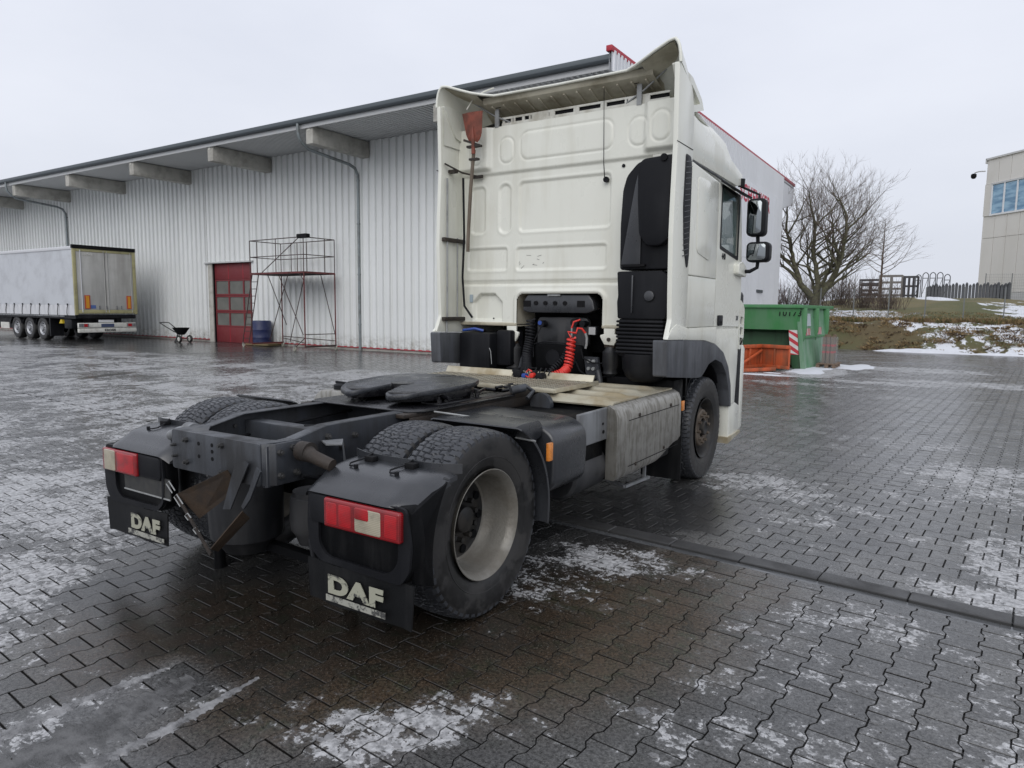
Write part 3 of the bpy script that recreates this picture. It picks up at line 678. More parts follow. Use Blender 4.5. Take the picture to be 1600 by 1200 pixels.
for y in (-.3, .55, 1.5, 2.6):
    m = MB(); m.box(-.39, .39, y-.05, y+.05, .80, .98); m.obj('crossmember', M['chassis'], truck, bevel=.01)
# axle, differential, springs, air bags
m = MB(); m.cyl((0, 0, .512), .075, 1.3, 0, 20); m.lathe([(-.26, .09), (-.2, .15), (-.1, .215), (0, .235), (.1, .215), (.2, .15), (.26, .09)], 0, (0, 0, .512), 28); m.tube([(0, .2, .52), (0, .55, .6), (0, 3.2, .75)], [.12, .06, .05], 12); m.obj('rear_axle', M['engine'], truck)
M['airbag'] = pbr('air_bellows_rubber', (.014, .015, .017), .42, var=.25, vs=6, dirt=(.06, .06, .062), da=.4, ds=6, streak=1)
def bellows(x, y, r, z0, z1, name='air_spring'):
    m = MB(); pr = [(z0, 0), (z0, r*.62), (z0+.06, r*.8), (z0+.09, r*.97), (z0+.13, r), ((z0+z1)/2, r*1.02), (z1-.07, r), (z1-.035, r*.96), (z1-.03, r*.88), (z1, r*.86), (z1, 0)]
    m.lathe(pr, 2, (x, y, 0), 32); m.obj(name, M['airbag'], truck)
bellows(-.30, -.42, .215, .20, .72); bellows(-.80, -.36, .17, .30, .72); bellows(.50, -.36, .13, .26, .66); bellows(.13, -.28, .13, .28, .6, 'air_tank')
m = MB(); m.cyl((.52, -.36, .16), .04, .3, 2, 12); m.cyl((-.62, -.40, .25), .035, .5, 2, 12); m.bar((-.95, -.36, .24), (.55, -.36, .22), .06, .05); m.obj('axle_bracket', M['engine'], truck)
# exhaust-like pipe stub holding the mudguard on each side
for s in (1, -1):
    m = MB(); m.tube([(s*.41, -.60, .93), (s*.52, -.64, .93), (s*.58, -.66, .925), (s*.70, -.64, .89)], [.043, .043, .034, .032], 16)
    m.cyl((s*.50, -.635, .935), .052, .07, 0, 18); m.obj('mudguard_tube', M['rustdark'] if s > 0 else M['greybox'], truck, smooth=45)
m = MB(); m.prism([(.40, -.44), (.50, -.50), (.56, -.44), (.46, -.34)], 2, .945, .953); m.add([(.46, -.34, .952), (.56, -.44, .952), (.56, -.43, .83), (.47, -.33, .83)], [(0, 1, 2, 3)]); m.obj('bracket_plate', M['greybox'], truck)
# bent number-plate bracket hanging below the crossmember
m = MB(); m.prism([(.20, .87), (.29, .895), (.31, .88), (.15, .62), (.085, .61)], 1, -.842, -.835); m.obj('plate_bracket_arm', M['chassis'], truck)
m = MB(); m.prism([(.395, .88), (.425, .86), (.34, .71), (.28, .645), (.265, .66), (.33, .75)], 1, -.858, -.848); m.obj('plate_bracket_arm', M['chassis'], truck)
def strip3(a, b, c, d, th, mat, name):
    n = (Vector(b)-Vector(a)).cross(Vector(d)-Vector(a)).normalized()*th; vs = [Vector(p) for p in (a, b, c, d)]; m = MB()
    m.add(vs+[v+n for v in vs], [(0, 1, 2, 3), (7, 6, 5, 4), (0, 4, 5, 1), (1, 5, 6, 2), (2, 6, 7, 3), (3, 7, 4, 0)]); return m.obj(name, mat, truck)
strip3((-.235, -.90, .655), (.16, -.86, .835), (.16, -.80, .72), (-.13, -.84, .52), .006, M['rust'], 'plate_bracket')
strip3((.10, -.93, .42), (.335, -.90, .655), (.31, -.84, .60), (.075, -.87, .385), .006, M['rust'], 'plate_bracket')
strip3((-.235, -.90, .655), (.10, -.93, .40), (.09, -.93, .38), (-.245, -.90, .635), .006, M['rustdark'], 'plate_bracket')
m = MB()
for i in range(4):
    a = Vector((-.27+.075*i, -.905-.003*i, .655-.062*i)); u = Vector((.045, 0, .03)); v = Vector((-.055, 0, .045)) if i < 2 else Vector((-.03, 0, .02))
    m.tube([a, a+v, a+v+u*.6, a+u*.6], .0035, 6)
m.obj('wire_clip', M['greyhose'], truck)
m = MB(); m.tube([(.62, -.70, .62), (.58, -.66, .60), (.55, -.60, .66), (.60, -.5, .75)], .009, 8); m.tube([(.4, -.5, .6), (.48, -.6, .45), (.54, -.6, .2)], .012, 8); m.obj('cable', M['black'], truck)

# ---- rear mudguards, lamps, flaps
def guard(s):
    X0, X1 = (.625, 1.315)
    def Xs(a, b): return (a, b) if s > 0 else (-b, -a)
    # upper grey-black shell
    prof = [(-.44, .902), (-.50, .897), (-.57, .888), (-.625, .875), (-.650, .864), (-.668, .850), (-.715, .824), (-.762, .797), (-.768, .786), (-.745, .784), (-.735, .79), (-.69, .815), (-.64, .843), (-.57, .865), (-.50, .875), (-.44, .88)]
    g = mk('mudguard', None, truck, (.05 if s < 0 else -.01, 0, 0))
    n = 30; xs = [X0+(X1-X0)*i/n for i in range(n+1)]; P = []
    for i, x in enumerate(xs):
        e0 = max(0, 1-(x-X0)/.07); e1 = max(0, 1-(X1+.02-x)/.16); dr = .04*e0**2+.035*e1**3; fw = .15*e1**2+.03*e0**2
        P.append([(s*x, y+fw*(1 if y < -.5 else .3), z-dr) for y, z in prof])
    m = MB(); m.grid(P)
    m.add([p for p in P[0]], [tuple(range(len(prof)))]); m.add([p for p in P[-1]], [tuple(range(len(prof)))])
    m.obj('top_shell', M['guard'], g, smooth=38)
    # raised collar towards the tyre with two clips
    m = MB(); m.grid([[(s*x, -.455+.07*max(0, (x-1.15)/.18)**2+.05*max(0, (.70-x)/.06), z_+.012*math.exp(-((x-.70)/.04)**2)) for x in np.linspace(.64, 1.33, 24)] for z_ in (.885, .932)]); m.obj('collar', M['guard'], g, solid=.006)
    for cx in (.79, 1.06):
        m = MB(); m.tube([(s*(cx+.02), -.455, .935), (s*cx, -.50, .912), (s*(cx-.03), -.565, .897), (s*(cx-.01), -.59, .892), (s*(cx+.035), -.59, .892)], .0045, 6); m.cyl((s*(cx+.035), -.59, .892), .011, .02, 2, 8); m.obj('wire_clip', M['black'], g)
        m = MB(); m.box(*Xs(cx+.0, cx+.06), -.50, -.46, .89, .925); m.obj('clip_pad', M['dark'], g, bevel=.005)
    # outer side wall following the tyre
    c0 = (0, .512); arc = [(c0[0]+.60*math.cos(R(a)), c0[1]+.60*math.sin(R(a))) for a in np.linspace(144, 192, 12)]
    outer = [(-.72, .44), (-.735, .60), (-.74, .77), (-.66, .80), (-.58, .83), (-.49, .86)]
    m = MB(); m.prism(rpoly(arc+outer, .0), 0, *Xs(1.300, 1.322)); m.obj('side_wall', M['guardlow'], g, bevel=.006)
    # lower body
    m = MB(); body = rpoly([(.66, .795), (1.315, .795), (1.335, .62), (1.325, .50), (1.27, .425), (.74, .435), (.665, .49), (.650, .62)], .035)
    m.prism([(s*a, b) for a, b in body], 1, -.742, -.66); m.obj('lower_shell', M['guardlow'], g, bevel=.014)
    # U-shaped raised lip
    lip = [(.70, .64), (.685, .56), (.70, .49), (.76, .455), (1.0, .435), (1.20, .425), (1.275, .46), (1.295, .54), (1.30, .64)]
    if s < 0: lip = [(.62, .66), (.60, .56), (.62, .49), (.70, .455), (1.0, .435), (1.12, .43), (1.19, .455), (1.215, .54), (1.215, .64)]
    m = MB(); lip = rpoly([(lip[0][0], .78)]+lip+[(lip[-1][0], .78)], .05)[1:-1]; pass
    rec = rpoly([(.735, .79), (.735, .53), (.79, .475), (1.19, .470), (1.25, .53), (1.26, .79)] if s > 0 else [(.68, .79), (.68, .53), (.73, .475), (1.14, .470), (1.20, .53), (1.20, .79)], .04)
    m = plate_hole([(s*a, b) for a, b in rpoly([(.668, .793), (.655, .62), (.672, .50), (.74, .443), (1.265, .433), (1.318, .505), (1.328, .62), (1.30, .793)], .03)], [[(s*a, b*.999) for a, b in rec]], 1, -.7575, -.7425); m.obj('rear_frame', M['black'], g, smooth=50)
    if s < 0:
        m = plate_hole(rpoly([(-1.10, .525), (-.60, .525), (-.60, .655), (-1.10, .655)], .008), [], 1, -.752, -.744); m.obj('number_plate_holder', pbr('scraped_black_plate', (.02, .02, .02), .5, dirt=(.06, .06, .055), da=.5, ds=60, streak=1), g)
        m = MB(); m.box(-1.10, -.60, -.757, -.7525, .530, .538); m.obj('plate_edge', M['greyhose'], g)
    # lamp: housing + lenses
    lx0, lx1 = (.79, 1.275) if s > 0 else (.855, 1.245)
    m = MB(); m.rbox(*Xs(.675, 1.285), -.768, -.72, .635, .778, .03, 1); m.obj('lamp_housing', M['black'], g, bevel=.012)
    L = mk('tail_light', None, truck)
    def lens(a, b, z0, z1, mat, d=0, nm='lens'):
        q = MB(); q.rbox(*Xs(a, b), -.785-d, -.745, z0, z1, .012, 1); return q.obj(nm, mat, L, bevel=.005 if d else .018, seg=3)
    lens(lx0, lx1, .634, .776, M['redlens'])
    wd = lx1-lx0
    if s > 0: lens(lx0+.018, lx0+wd*.19, .650, .760, M['redlens2'], .0008); lens(lx0+wd*.21, lx0+wd*.385, .650, .760, M['redlens2'], .0008); lens(lx0+wd*.81, lx0+wd*.97, .650, .762, M['redlens2'], .0008)
    else: lens(lx0+wd*.60, lx0+wd*.93, .640, .770, M['whitelens'], .004); lens(lx0+wd*.06, lx0+wd*.55, .645, .765, M['redlens2'], .002)
    if s > 0: lens(lx0+wd*.43, lx0+wd*.77, .646, .762, M['whitelens'], .002); lens(lx0+wd*.43, lx0+wd*.62, .706, .763, M['redlens2'], .004)
    # flap
    P = []
    for i in range(9):
        q = i/8; row = []
        for j in range(13):
            x = .645+(1.335-.645)*j/12; row.append((s*(x+(.012-.03*(j/12))*(1-q)), -.750-.008*math.sin(j*.5), .242+.004*math.sin(j*1.3)+(.44-.242)*q-.015*(j/12)*(1-q)))
        P.append(row)
    m = MB(); m.grid(P); fl = m.obj('mud_flap', M['flap'], truck, loc=(.05 if s < 0 else -.01, 0, 0), solid=.009)
    cx = .985 if s > 0 else -.86
    sx_ = 1.0
    lettering('DAF', .118, M['letter'], (cx, -.7685, .342), (R(90), 0, 0), fl, 'lettering', bold=.0065, sx=1.55 if s > 0 else 1.35, spacing=1.08)
    m = MB(); m.add([(cx-.195, -.768, .258), (cx+.195, -.768, .258), (cx+.195, -.768, .288), (cx-.195, -.768, .288)], [(0, 1, 2, 3)]); m.obj('stripe', M['letterw'], fl, solid=.003)
    # front guard of the rear wheel
    q = MB(); a0, a1 = 66, -12; P = []
    for i in range(19):
        a = R(a0+(a1-a0)*i/18); P.append([(s*x, .550*math.cos(a), .512+.552*math.sin(a)-(.008 if x in (.62, 1.275) else 0)) for x in (.62, .64, .98, 1.25, 1.275)])
    q.grid(P); P2 = [[(s*1.275, .550*math.cos(R(a))*k, .512+.552*math.sin(R(a))*k) for k in (.97, 1.0)] for a in np.linspace(50, -12, 12)]
    q.grid(P2); q.obj('front_guard', M['guard'], truck, solid=.008, smooth=50)
for s in (1, -1): guard(s)
m = MB(); m.box(1.262, 1.285, .515, .565, .775, .885); m.obj('side_marker', M['orangelens'], truck, bevel=.005)

for pts, r_ in (([(-.36, -.6, .80), (-.33, -.2, .84), (-.30, .3, .86), (-.3, 1.2, .9)], .012), ([(-.34, -.55, .88), (-.345, 0, .92), (-.34, .6, .95)], .008), ([(.1, -.3, .98), (.15, .1, .93), (.28, .4, .98)], .010), ([(.45, -.62, .80), (.46, -.4, .72), (.43, -.1, .80), (.44, .3, .86)], .012), ([(.56, -.66, .56), (.50, -.62, .48), (.47, -.5, .52), (.48, -.3, .7)], .008)):
    m = MB(); m.tube(pts, r_, 8); m.obj('air_line', M['black'], truck, smooth=60)
# ---- fifth wheel and its mounting
fw = mk('fifth_wheel', None, truck, (.0, .215, 0)); fw.scale = (.95, .94, 1)
out_ = [(-.45, .50), (-.43, .32), (-.33, .16), (-.20, .10), (-.13, .14), (-.05, .42), (.05, .42), (.13, .14), (.20, .10), (.33, .16), (.43, .32), (.45, .50), (.45, .78), (.38, .93), (.22, 1.02), (0, 1.05), (-.22, 1.02), (-.38, .93), (-.45, .78)]
m = MB(); m.prism(rpoly(out_, .035), 2, 1.118, 1.152); m.xf(lambda p: Vector((p.x, p.y, p.z+(p.y-.6)*.035-(max(0, .35-p.y))**2*.5))); m.obj('plate', M['fifth'], fw, bevel=.008)
m = MB(); inner_ = [(x*.93, .6+(y-.6)*.93) for x, y in out_]; m.prism(rpoly(inner_, .05), 2, 1.06, 1.127); m.obj('casting', M['grease'], fw, bevel=.01)
for s in (1, -1):
    m = MB(); m.prism([(.45, 1.04), (.75, 1.04), (.68, 1.13), (.52, 1.13)], 0, *sorted((s*.34, s*.40))); m.prism([(.35, 1.03), (.85, 1.03), (.85, 1.05), (.35, 1.05)], 0, *sorted((s*.28, s*.46))); m.obj('pedestal', M['grease'], fw, bevel=.008)
    for y in (.37, .45, .76, .83):
        m = MB(); m.cyl((s*.43, y, 1.06), .017, .03, 2, 6); m.cyl((s*.43, y, 1.075), .009, .03, 2, 8); m.obj('bolt', M['grease'], fw)
m = MB(); m.cyl((0, .48, 1.10), .09, .10, 2, 20); m.box(-.12, .12, .45, .95, 1.03, 1.06); m.tube([(.1, .6, 1.07), (.35, .45, 1.09), (.50, .40, 1.08)], .013, 8); m.obj('locking_jaw', M['grease'], fw)
m = MB(); m.prism([(-.44, .22), (-.50, .32), (-.50, 1.42), (.44, 1.42), (.50, 1.36), (.50, .30), (.44, .22)], 2, 1.024, 1.034); m.obj('mounting_plate', M['grease'], truck, bevel=.003)
for s in (1, -1):
    m = MB(); m.prism([(.15, 1.0), (.15, 1.024), (1.7, 1.05), (1.7, 1.0)], 0, *sorted((s*.40, s*.47))); m.box(*sorted((s*.463, s*.47)), .2, 1.7, .93, 1.0); m.obj('sub_frame', M['rustdark'], truck, bevel=.004)
rq = random.Random(3); m = MB()
for i in range(16):
    a = Vector((rq.uniform(-.4, .4), rq.uniform(1.0, 1.65), 1.045)); m.tube([a, a+Vector((rq.uniform(-.1, .1), rq.uniform(-.05, .2), .015)), a+Vector((rq.uniform(-.15, .15), rq.uniform(.1, .3), 0))], rq.uniform(.008, .016), 7)
m.obj('hose_bundle', M['grease'], truck)
m = MB(); m.tube([(.42, 1.42, 1.07), (.50, 1.50, 1.09), (.56, 1.52, 1.05), (.55, 1.45, 1.0)], .018, 10); m.tube([(.46, 1.36, 1.06), (.52, 1.46, 1.08)], .03, 12); m.cyl((.62, 1.55, .95), .09, .05, 1, 20); m.obj('valve', M['chassis'], truck)

# ---- side boxes on the right, mirrored tank on the left
m = MB(); m.prism(rpoly([(.42, .985), (1.13, .965), (1.235, .90), (1.245, .78), (1.235, .58), (1.16, .52), (.5, .54)], .06, 6), 1, .66, 1.10); m.obj('battery_cover', M['guard'], truck, bevel=.025, seg=3)
m = MB(); m.prism([(.60, .995), (.66, 1.0), (.62, .975), (.35, .96)], 0, .80, .86); m.prism(rpoly([(.42, 1.00), (.62, 1.0), (.66, .96), (.66, .90), (.50, .86), (.30, .985)], .02), 0, .55, 1.15); m.obj('cover_edge', M['guard'], truck, bevel=.012)
m = MB(); m.tube([(.5, .40, 1.02), (.75, .52, .99), (.98, .50, .96), (1.08, .42, .93), (1.16, .34, .935), (1.3, .33, .93)], .006, 6); m.obj('support_wire', M['greyhose'], truck)
m = MB(); m.rbox(1.13, 1.16, 1.14, 1.60, .735, .968, .008, 1); m.obj('heat_shield', M['greybox'], truck, bevel=.006); m = MB(); m.box(.45, 1.125, 1.14, 1.60, .60, .93); m.obj('reservoir_box', M['engine'], truck, bevel=.02)
m = MB(); m.cyl((1.105+.06, 1.50, .86), .009, .006, 0, 10); m.cyl((1.105+.06, 1.51, .80), .013, .006, 0, 10); m.obj('bolt_hole', M['dark'], truck)
m = MB(); m.lathe([(1.12, 0), (1.12, .15), (1.14, .17), (1.62, .17), (1.62, 0)], 1, (.98, 0, .52), 28); m.lathe([(1.15, 0), (1.15, .15), (2.9, .15), (2.9, 0)], 1, (.62, 0, .55), 24); m.obj('air_tank', M['airbag'], truck)
m = MB(); m.box(.45, 1.18, 1.66, 2.85, .40, .95); m.obj('silencer', M['engine'], truck, bevel=.03)
cov = mk('side_cover', None, truck)
prof_ = [(.60, .995), (1.10, .995), (1.17, .985), (1.222, .955), (1.243, .90), (1.247, .84), (1.247, .47), (1.225, .43), (1.215, .43), (1.232, .47), (1.232, .84), (1.228, .895), (1.21, .943), (1.165, .97), (1.10, .98), (.60, .98)]
def covp(y0, y1, px, nm, mat, z_lo=None):
    m = MB(); n = 24; P = []
    for i in range(n+1):
        y = y0+(y1-y0)*i/n; row = []
        for x, z in px:
            e_ = max(0, (z if z > .42 else .42)) ; f_ = 0
            if x > 1.15 and z < .8: f_ = .10*sstep((y-2.35)/.55)*(1 if z < .5 else 0)
            row.append((x, y, z+f_))
        P.append(row)
    m.grid(P); m.add(P[0], [tuple(range(len(px)))]); m.add(P[-1], [tuple(range(len(px)))]); return m.obj(nm, mat, cov, smooth=45)
covp(1.58, 2.92, [p for p in prof_ if p[0] >= 1.16], 'outer_skin', M['alu'])
m = MB(); m.add([(1.247, 1.58, .84), (1.247, 1.58, .47), (1.225, 1.58, .43), (1.15, 1.60, .43), (1.15, 1.60, .97), (1.17, 1.58, .985), (1.222, 1.58, .955), (1.243, 1.58, .90)], [tuple(range(8))]); m.obj('end_skin', M['alu'], cov, solid=.01)
P = []
for i in range(61):
    y = 1.60+(2.86-1.60)*i/60; row = []
    for j in range(14):
        x = .50+(1.18-.50)*j/13; rb = 1.3*sum(math.exp(-((y-c_)/.035)**2) for c_ in (1.72, 2.02, 2.32, 2.62)); fade = sstep((1.12-x)/.06)*sstep((x-.52)/.05)
        row.append((x, y, .998+.022*rb*fade-.05*sstep((1.66-y)/.07)*.4))
    P.append(row)
m = MB(); m.grid(P); m.obj('tread_top', M['alutop'], cov, solid=.012, smooth=60)
for z in (.855, .505):
    m = MB(); m.box(1.2465, 1.2495, 1.78, 2.86, z-.0025, z+.0025); m.obj('crease', M['dark'], cov)
for y, z in ((1.98, .875), (2.66, .875), (1.92, .50), (2.52, .53)):
    m = MB(); m.cyl((1.249, y, z), .015, .006, 0, 12); m.cyl((1.252, y, z), .008, .006, 0, 6); m.obj('fastener', M['rustdark'], cov)
m = MB(); m.bar((.6, 2.32, .29), (1.13, 2.0, .285), .022, .022); m.bar((1.13, 2.0, .285), (1.19, 2.35, .30), .022, .022); m.bar((.6, 2.32, .29), (.6, 2.32, .45), .022, .022); m.bar((1.17, 2.3, .30), (1.17, 2.3, .45), .022, .022); m.obj('tray_edge', M['greybox'], truck)
m = MB(); m.box(1.215, 1.232, 3.00, 3.06, .78, .87); m.obj('side_marker', M['orangelens'], truck, bevel=.004)
m = MB(); m.box(.50, 1.17, 2.94, 3.18, .62, 1.06); m.box(.6, 1.1, 3.1, 3.4, .75, .95); m.obj('wheel_house', M['engine'], truck, bevel=.02)
m = MB(); m.box(.78, 1.17, 3.18, 3.19, .10, .80); m.obj('mud_flap', M['flap'], truck)
m = MB(); m.prism(rpoly([(-1.235, .92), (-1.235, .40), (-1.18, .34), (-.62, .34), (-.56, .40), (-.56, .93), (-.64, .995), (-1.15, .995)], .07, 5), 1, .92, 2.75); m.obj('fuel_tank', M['alu'], truck, bevel=.02)
m = MB(); m.lathe([(.975, .07), (1.03, .07), (1.04, .055), (1.045, 0)], 2, (-1.02, 1.05, 0), 20); m.bar((-1.09, 1.05, 1.05), (-.95, 1.05, 1.045), .02); m.obj('filler_cap', M['black'], truck)

# ---- catwalk behind the cab
cw = mk('catwalk', None, truck)
z0 = 1.052
m = MB(); m.prism([(-.98, 1.86), (-.20, 1.66), (.66, 1.66), (.66, 2.40), (-.98, 2.40)], 2, z0-.012, z0); m.obj('deck', M['checker'], cw)
m = MB()
for i in range(36):
    for j in range(20):
        x = -.96+i*.0455; y = 1.70+j*.036
        if y < 1.70+max(0, (-.2-x))*.26 or x > .64: continue
        a = R(45 if (i+j) % 2 else -45); u = Vector((math.cos(a), math.sin(a), 0)); v = Vector((-u.y, u.x, 0)); c_ = Vector((x, y, z0))
        m.add([c_-u*.016, c_-v*.005, c_+u*.016, c_+v*.005, c_+Vector((0, 0, .004))], [(0, 1, 4), (1, 2, 4), (2, 3, 4), (3, 0, 4)])
kind(m.obj('tread_lozenges', M['alutop'], cw, smooth=0), 'stuff')
for a, b in ((-.99, -.21), (-.20, .63)):
    m = MB(); m.prism([(2.395, z0), (2.43, z0+.055), (2.445, z0+.055), (2.41, z0-.01)], 0, a, b); m.obj('kick_lip', M['alutop'], cw, bevel=.003)
m = MB(); m.bar((-.98, 1.855, z0-.006), (-.20, 1.655, z0-.006), .02, .035); m.bar((-.20, 1.652, z0-.006), (.67, 1.652, z0-.006), .02, .035); m.bar((.668, 1.65, z0-.006), (.668, 2.42, z0-.006), .02, .035); m.obj('edge_trim', M['alutop'], cw, bevel=.003)

# ---- cab shell
def outline(z):
    w_ = np.interp(z, [1.2, 2.0, 2.9, 2.97, 3.2, 3.36, 3.45, 3.52, 3.57], [1.222, 1.222, 1.215, 1.205, 1.19, 1.165, 1.11, .95, .6])
    f_ = np.interp(z, [1.2, 1.9, 2.9, 2.97, 3.2, 3.36, 3.45, 3.52, 3.57], [5.22, 5.20, 5.02, 4.98, 4.86, 4.68, 4.45, 4.1, 3.7])
    r_ = min(.42, w_*.6); pts = [(w_, y) for y in np.linspace(2.975, f_-.12-r_, 12)]
    for k in range(1, 7):
        a = R(90*k/6); pts.append((w_-r_+r_*math.cos(a), f_-.12-r_+r_*math.sin(a)*(1.0)))
    cx = w_-r_
    pts += [(cx*q, f_-.12*q*q) for q in (.66, .33, 0)]
    return pts+[(-x, y) for x, y in pts[-2::-1]]
zs = [1.30, 1.45, 1.7, 1.98, 2.14, 2.28, 2.44, 2.6, 2.76, 2.88, 2.97, 3.08, 3.2, 3.3, 3.36, 3.41, 3.45, 3.49, 3.52, 3.545, 3.57]
G_ = [[(x, y, z) for x, y in outline(z)] for z in zs]; nb = len(G_[0])
m = MB(); m.grid(G_); m.add(G_[-1], [tuple(range(nb))])
keep = []
for f in m.f:
    c_ = sum((Vector(m.v[i]) for i in f), Vector())/len(f)
    side = abs(c_.x) > 1.1 and 3.88 < c_.y < 4.6 and 2.28 < c_.z < 2.88
    front = c_.y > 4.75 and 2.14 < c_.z < 2.88 and abs(c_.x) < 1.12
    keep.append(not (side or front))
m.f = [f for f, k in zip(m.f, keep) if k]; m.mi = m.mi[:len(m.f)]
cab = m.obj('cab_shell', M['cab'], truck, smooth=50)
wsm = MB(); zz_ = [2.14, 2.44, 2.76, 2.88]; wsm.grid([[(x, y+.004, z) for x, y in outline(z) if y > 4.70] for z in zz_ if len([1 for x, y in outline(z) if y > 4.70]) == len([1 for x, y in outline(2.14) if y > 4.70])]); wsm.obj('windscreen', M['cabglass'], truck, smooth=60)
m = MB(); m.box(-1.18, 1.18, 2.99, 4.95, 1.95, 2.0); m.box(-1.15, 1.15, 2.99, 3.02, 2.0, 2.95); m.box(-1.15, 1.15, 4.7, 5.0, 2.0, 2.2); m.obj('cab_floor', M['dark'], truck)
for s in (1, -1):
    st = MB(); st.rbox(s*.62-.25, s*.62+.25, 3.55, 4.05, 1.98, 2.22, .06, 1); st.xf(lambda p: p); k0 = len(st.v)
    st.rbox(s*.62-.24, s*.62+.24, 3.52, 3.64, 2.2, 2.72, .08, 1); st.rbox(s*.62-.14, s*.62+.14, 3.50, 3.60, 2.73, 2.9, .05, 1); st.obj('seat', M['seat'], truck, bevel=.03)

# ---- pressed rear wall
def rear_wall():
    xs = np.linspace(-1.235, 1.215, 247); zs_ = np.linspace(1.52, 3.485, 198); Xg, Zg = np.meshgrid(xs, zs_)
    d = np.zeros_like(Xg)                                # positive = towards the tail
    up_ = sstep((Zg-3.015)/.03); d += .022*up_
    cor = sstep((np.abs(Xg)-.80)/.07)*sstep((Zg-3.05)/.05); d += .042*cor
    def groove(a, dep, wd): return -dep*np.exp(-(a/wd)**2)
    def recess(a, dep, wd): return -dep*sstep(-a/wd)
    for cx, cz, hx, hz, r in ((.02, 3.265, .50, .135, .09), (-.64, 3.245, .085, .125, .08), (.765, 3.255, .095, .125, .09), (-.99, 3.245, .085, .125, .08), (.985, 3.27, .085, .13, .08)):
        d += groove(sd_rr(Xg, Zg, cx, cz, hx, hz, r), .008, .0075); d += .004*sstep(-sd_rr(Xg, Zg, cx, cz, hx, hz, r)/.03)
    for cx, cz, hx, hz, r in ((0, 2.685, .50, .245, .05), (-1.0, 2.68, .09, .24, .05), (-.67, 2.68, .075, .245, .07)):
        a = sd_rr(Xg, Zg, cx, cz, hx, hz, r); d += recess(a, .014, .018); d += .0035*np.exp(-((a-.012)/.010)**2)
    for cx, cz, hx, hz, r in ((-.03, 2.175, .50, .115, .035), (-.885, 2.18, .25, .115, .035)):
        a = sd_rr(Xg, Zg, cx, cz, hx, hz, r); d += recess(a, .014, .018); d += .0035*np.exp(-((a-.012)/.010)**2)
    d += -.012*sstep((1.965-Zg)/.012)*1.0+.016*sstep((1.925-Zg)/.018)            # shelf line
    d += groove(Zg-1.925, .010, .008)*(Xg < .62)
    # octagonal pocket, bottom left
    px, pz = np.abs(Xg+.875), Zg-1.69; a = np.maximum(np.maximum(px-.19, np.abs(pz+.0)-.145), (px+pz)-.24); d += recess(a, .045, .024)
    # opening lip
    op = sd_rr(Xg, Zg, -.03, 1.62, .475, .21, .07); d += .018*np.exp(-((op-.02)/.02)**2)
    d += .0016*np.sin(Xg*5.1+Zg*3.3)+.0010*np.sin(Xg*13+1)*np.sin(Zg*9)
    V = np.stack([Xg, 2.95-d, Zg], -1); n_, k_ = Xg.shape; idx = np.arange(n_*k_).reshape(n_, k_)
    F = np.stack([idx[:-1, :-1], idx[:-1, 1:], idx[1:, 1:], idx[1:, :-1]], -1).reshape(-1, 4)
    cx = Xg[:-1, :-1].ravel()+.005; cz = Zg[:-1, :-1].ravel()+.005
    hole = sd_rr(cx, cz, -.03, 1.62, .475, .21, .07) < 0
    low = (cz < 1.53+.01)*0
    V2 = V.reshape(-1, 3)
    return np_mesh('cab_rear_wall', V2, F[~hole], 4, M['cab'], True)
rw = mk('cab_rear_wall', rear_wall(), truck)
# reveal of the opening, bottom hem
m = MB(); pts = [(-.505, 1.50), (-.505, 1.76), (-.485, 1.81), (-.435, 1.83), (.375, 1.83), (.425, 1.81), (.445, 1.76), (.445, 1.50)]
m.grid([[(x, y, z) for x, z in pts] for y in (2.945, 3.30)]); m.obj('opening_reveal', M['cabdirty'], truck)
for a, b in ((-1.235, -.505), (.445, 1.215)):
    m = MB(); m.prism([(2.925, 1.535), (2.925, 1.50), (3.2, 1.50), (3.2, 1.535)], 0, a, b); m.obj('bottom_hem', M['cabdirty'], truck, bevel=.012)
for x in (-.565, .525):
    m = MB(); m.prism([(x-.06, 1.53), (x-.055, 1.45), (x-.095, 1.44), (x-.09, 1.415), (x-.05, 1.35), (x+.05, 1.345), (x+.085, 1.41), (x+.09, 1.44), (x+.055, 1.45), (x+.06, 1.53)], 1, 2.93, 2.96)
    m.obj('cab_mount', M['cab'], truck, bevel=.008)
    m = MB(); m.cyl((x, 2.925, 1.40), .018, .02, 1, 12); m.obj('bolt', M['rustdark'], truck)
    m = MB(); m.box(x-.05, x+.05, 2.94, 2.99, 1.325, 1.35); m.obj('rubber_bump', M['rust'], truck)
    m = MB(); m.lathe([(1.05, .05), (1.08, .075), (1.12, .068), (1.15, .08), (1.28, .08), (1.30, .06), (1.33, .05)], 2, (x, 2.98, 0), 20); m.obj('cab_air_spring', M['airbag'], truck)
m = MB(); m.box(-1.095, -1.055, 2.933, 2.937, 1.74, 1.82); m.obj('sticker', pbr('faded_sticker', (.35, .42, .46), .5), truck)
m = MB(); m.cyl((-.80, 2.955, 1.575), .008, .008, 1, 10); m.cyl((.62, 2.945, 2.975), .016, .01, 1, 12); m.obj('plug', M['black'], truck)
# scratches on the lower panel
m = MB(); rs = random.Random(9)
for i in range(15):
    x, z = rs.uniform(-.5, -.1), rs.uniform(2.03, 2.25); a = rs.uniform(-.4, 1.2); L_ = rs.uniform(.008, .03); u = Vector((math.cos(a)*L_, 0, math.sin(a)*L_)); p = Vector((x, 2.9645, z)); n_ = Vector((-u.z, 0, u.x)).normalized()*.0022
    m.add([p-u-n_, p+u-n_*.3, p+u+n_, p-u+n_*.3], [(0, 1, 2, 3)])
m.xf(lambda p: Vector((p.x, 2.9625, p.z))); kind(m.obj('scratches', M['rustdark'], truck, smooth=0), 'stuff')
